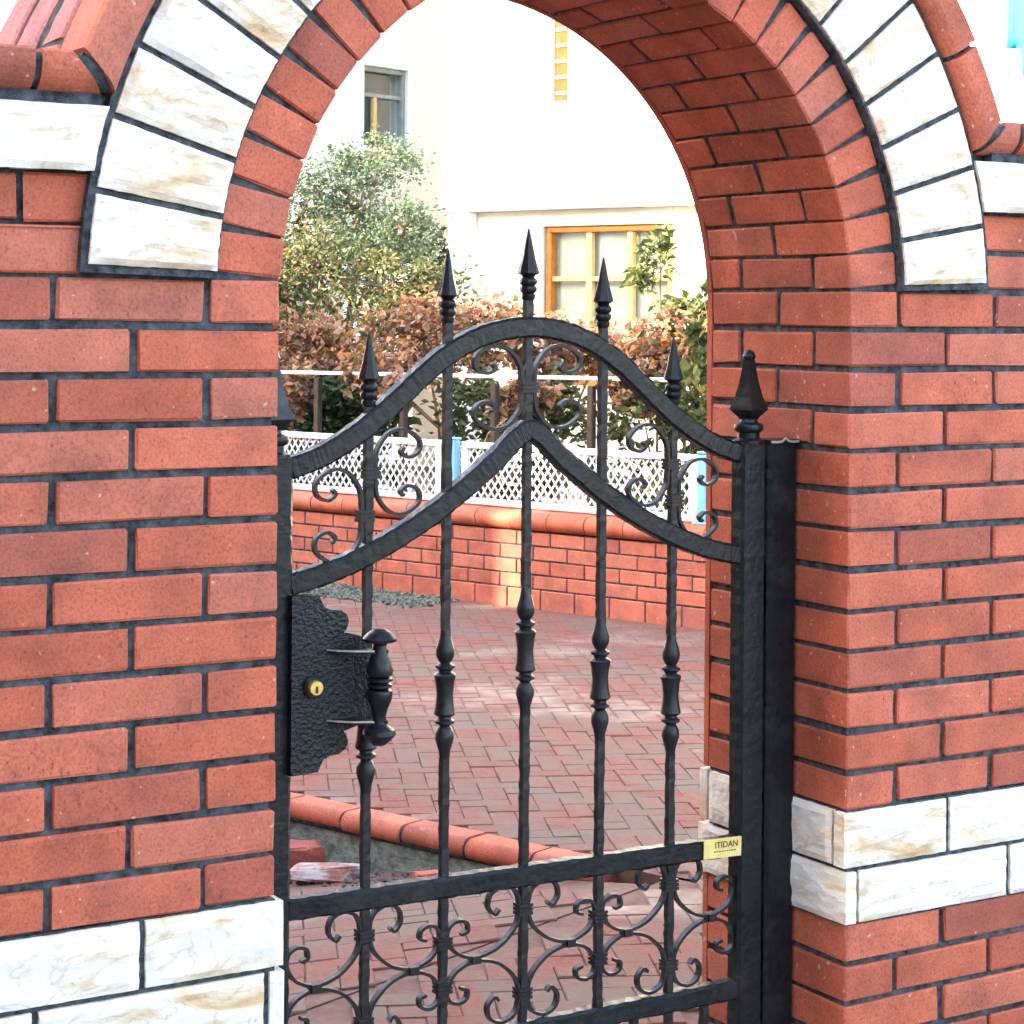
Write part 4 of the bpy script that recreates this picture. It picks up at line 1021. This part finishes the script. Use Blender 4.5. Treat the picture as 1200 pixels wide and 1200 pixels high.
obj('wall', box_mesh('wall', 6.0, 11.0, 5.9, .02), 'ochre_wall', nb2, (0, 0, 2.55)); obj('roof', box_mesh('roof', 6.4, 11.4, .18, .02), 'tile', nb2, (0, 0, 5.6))

# ------------------------------------------------------------------ rubble by the kerb
def chunk(sx, sy, sz, mat, seed, cut=.25):
    rnd = random.Random(seed); bm = bmesh.new(); bmesh.ops.create_cube(bm, size=1)
    for v in bm.verts: v.co = Vector((v.co.x * sx, v.co.y * sy, v.co.z * sz)) + Vector((rnd.uniform(-1, 1) * sx, rnd.uniform(-1, 1) * sy, rnd.uniform(-1, 1) * sz)) * cut * .5
    bmesh.ops.bevel(bm, geom=list(bm.edges), offset=.006, segments=1, affect='EDGES')
    bmesh.ops.subdivide_edges(bm, edges=list(bm.edges), cuts=1, use_grid_fill=True)
    for v in bm.verts: v.co += Vector((rnd.gauss(0, 1), rnd.gauss(0, 1), rnd.gauss(0, 1))) * .0022
    return bm_mesh(bm, 'chunk')
def pz(v, u): return -.134 * (u + 2.39)
def rub(name, label, cat, v, u, dz, size, mat, rot, seed, cut=.25):
    o = obj(name, chunk(*size, mat, seed, cut), mat, None, G(v, u, pz(v, u) + dz), (rot[0], rot[1], TH + rot[2])); tag(o, label, cat); return o
rub('broken_brick', 'broken red brick lying upright beside the gate latch, the larger one', 'brick', -4.03, -1.02, .062, (.11, .13, .12), 'rubble', (.1, .2, .3), 3, .3)
rub('broken_brick', 'small dark red brick piece right of the larger broken brick', 'brick', -4.01, -1.17, .040, (.07, .10, .075), 'rubble', (0, .1, .8), 4, .3)
rub('plaster_slab', 'pale flat slab with red stains lying in front of the broken bricks', 'slab', -4.10, -1.36, .020, (.13, .17, .04), 'plaster', (0, .05, .5), 5, .35)
rub('broken_brick', 'red brick fragment on the path below the middle gate rail', 'brick', -4.12, -1.78, .02, (.06, .09, .04), 'rubble', (0, 0, .9), 6, .3)
rub('paper_scrap', 'small pale blue scrap lying on the path below the gate rail', 'scrap', -4.10, -1.90, .012, (.05, .06, .022), 'scrap', (0, .2, .4), 7, .5)
m = MB(); rr = random.Random(5)
pts = [Vector((rr.uniform(-.18, .16), rr.uniform(-.3, .3), 0)) for _ in range(260)]
deb = MB()
for p in pts:
    s = rr.uniform(.003, .011); u_ = -1.45 + p.y; v_ = -4.08 + p.x * .6; c = G(v_, u_, pz(v_, u_) + s * .4)
    V = [tuple(c + Vector(d) * s * rr.uniform(.6, 1.1)) for d in ((1, 0, 0), (-1, 0, 0), (0, 1, 0), (0, -1, 0), (0, 0, 1), (0, 0, -1))]
    deb.add(V, [(0, 2, 4), (2, 1, 4), (1, 3, 4), (3, 0, 4), (2, 0, 5), (1, 2, 5), (3, 1, 5), (0, 3, 5)])
tag(obj('loose_grit', deb.mesh('loose_grit'), 'gravel'), 'loose grit and crumbs under the terrace kerb', 'grit', kind='stuff')
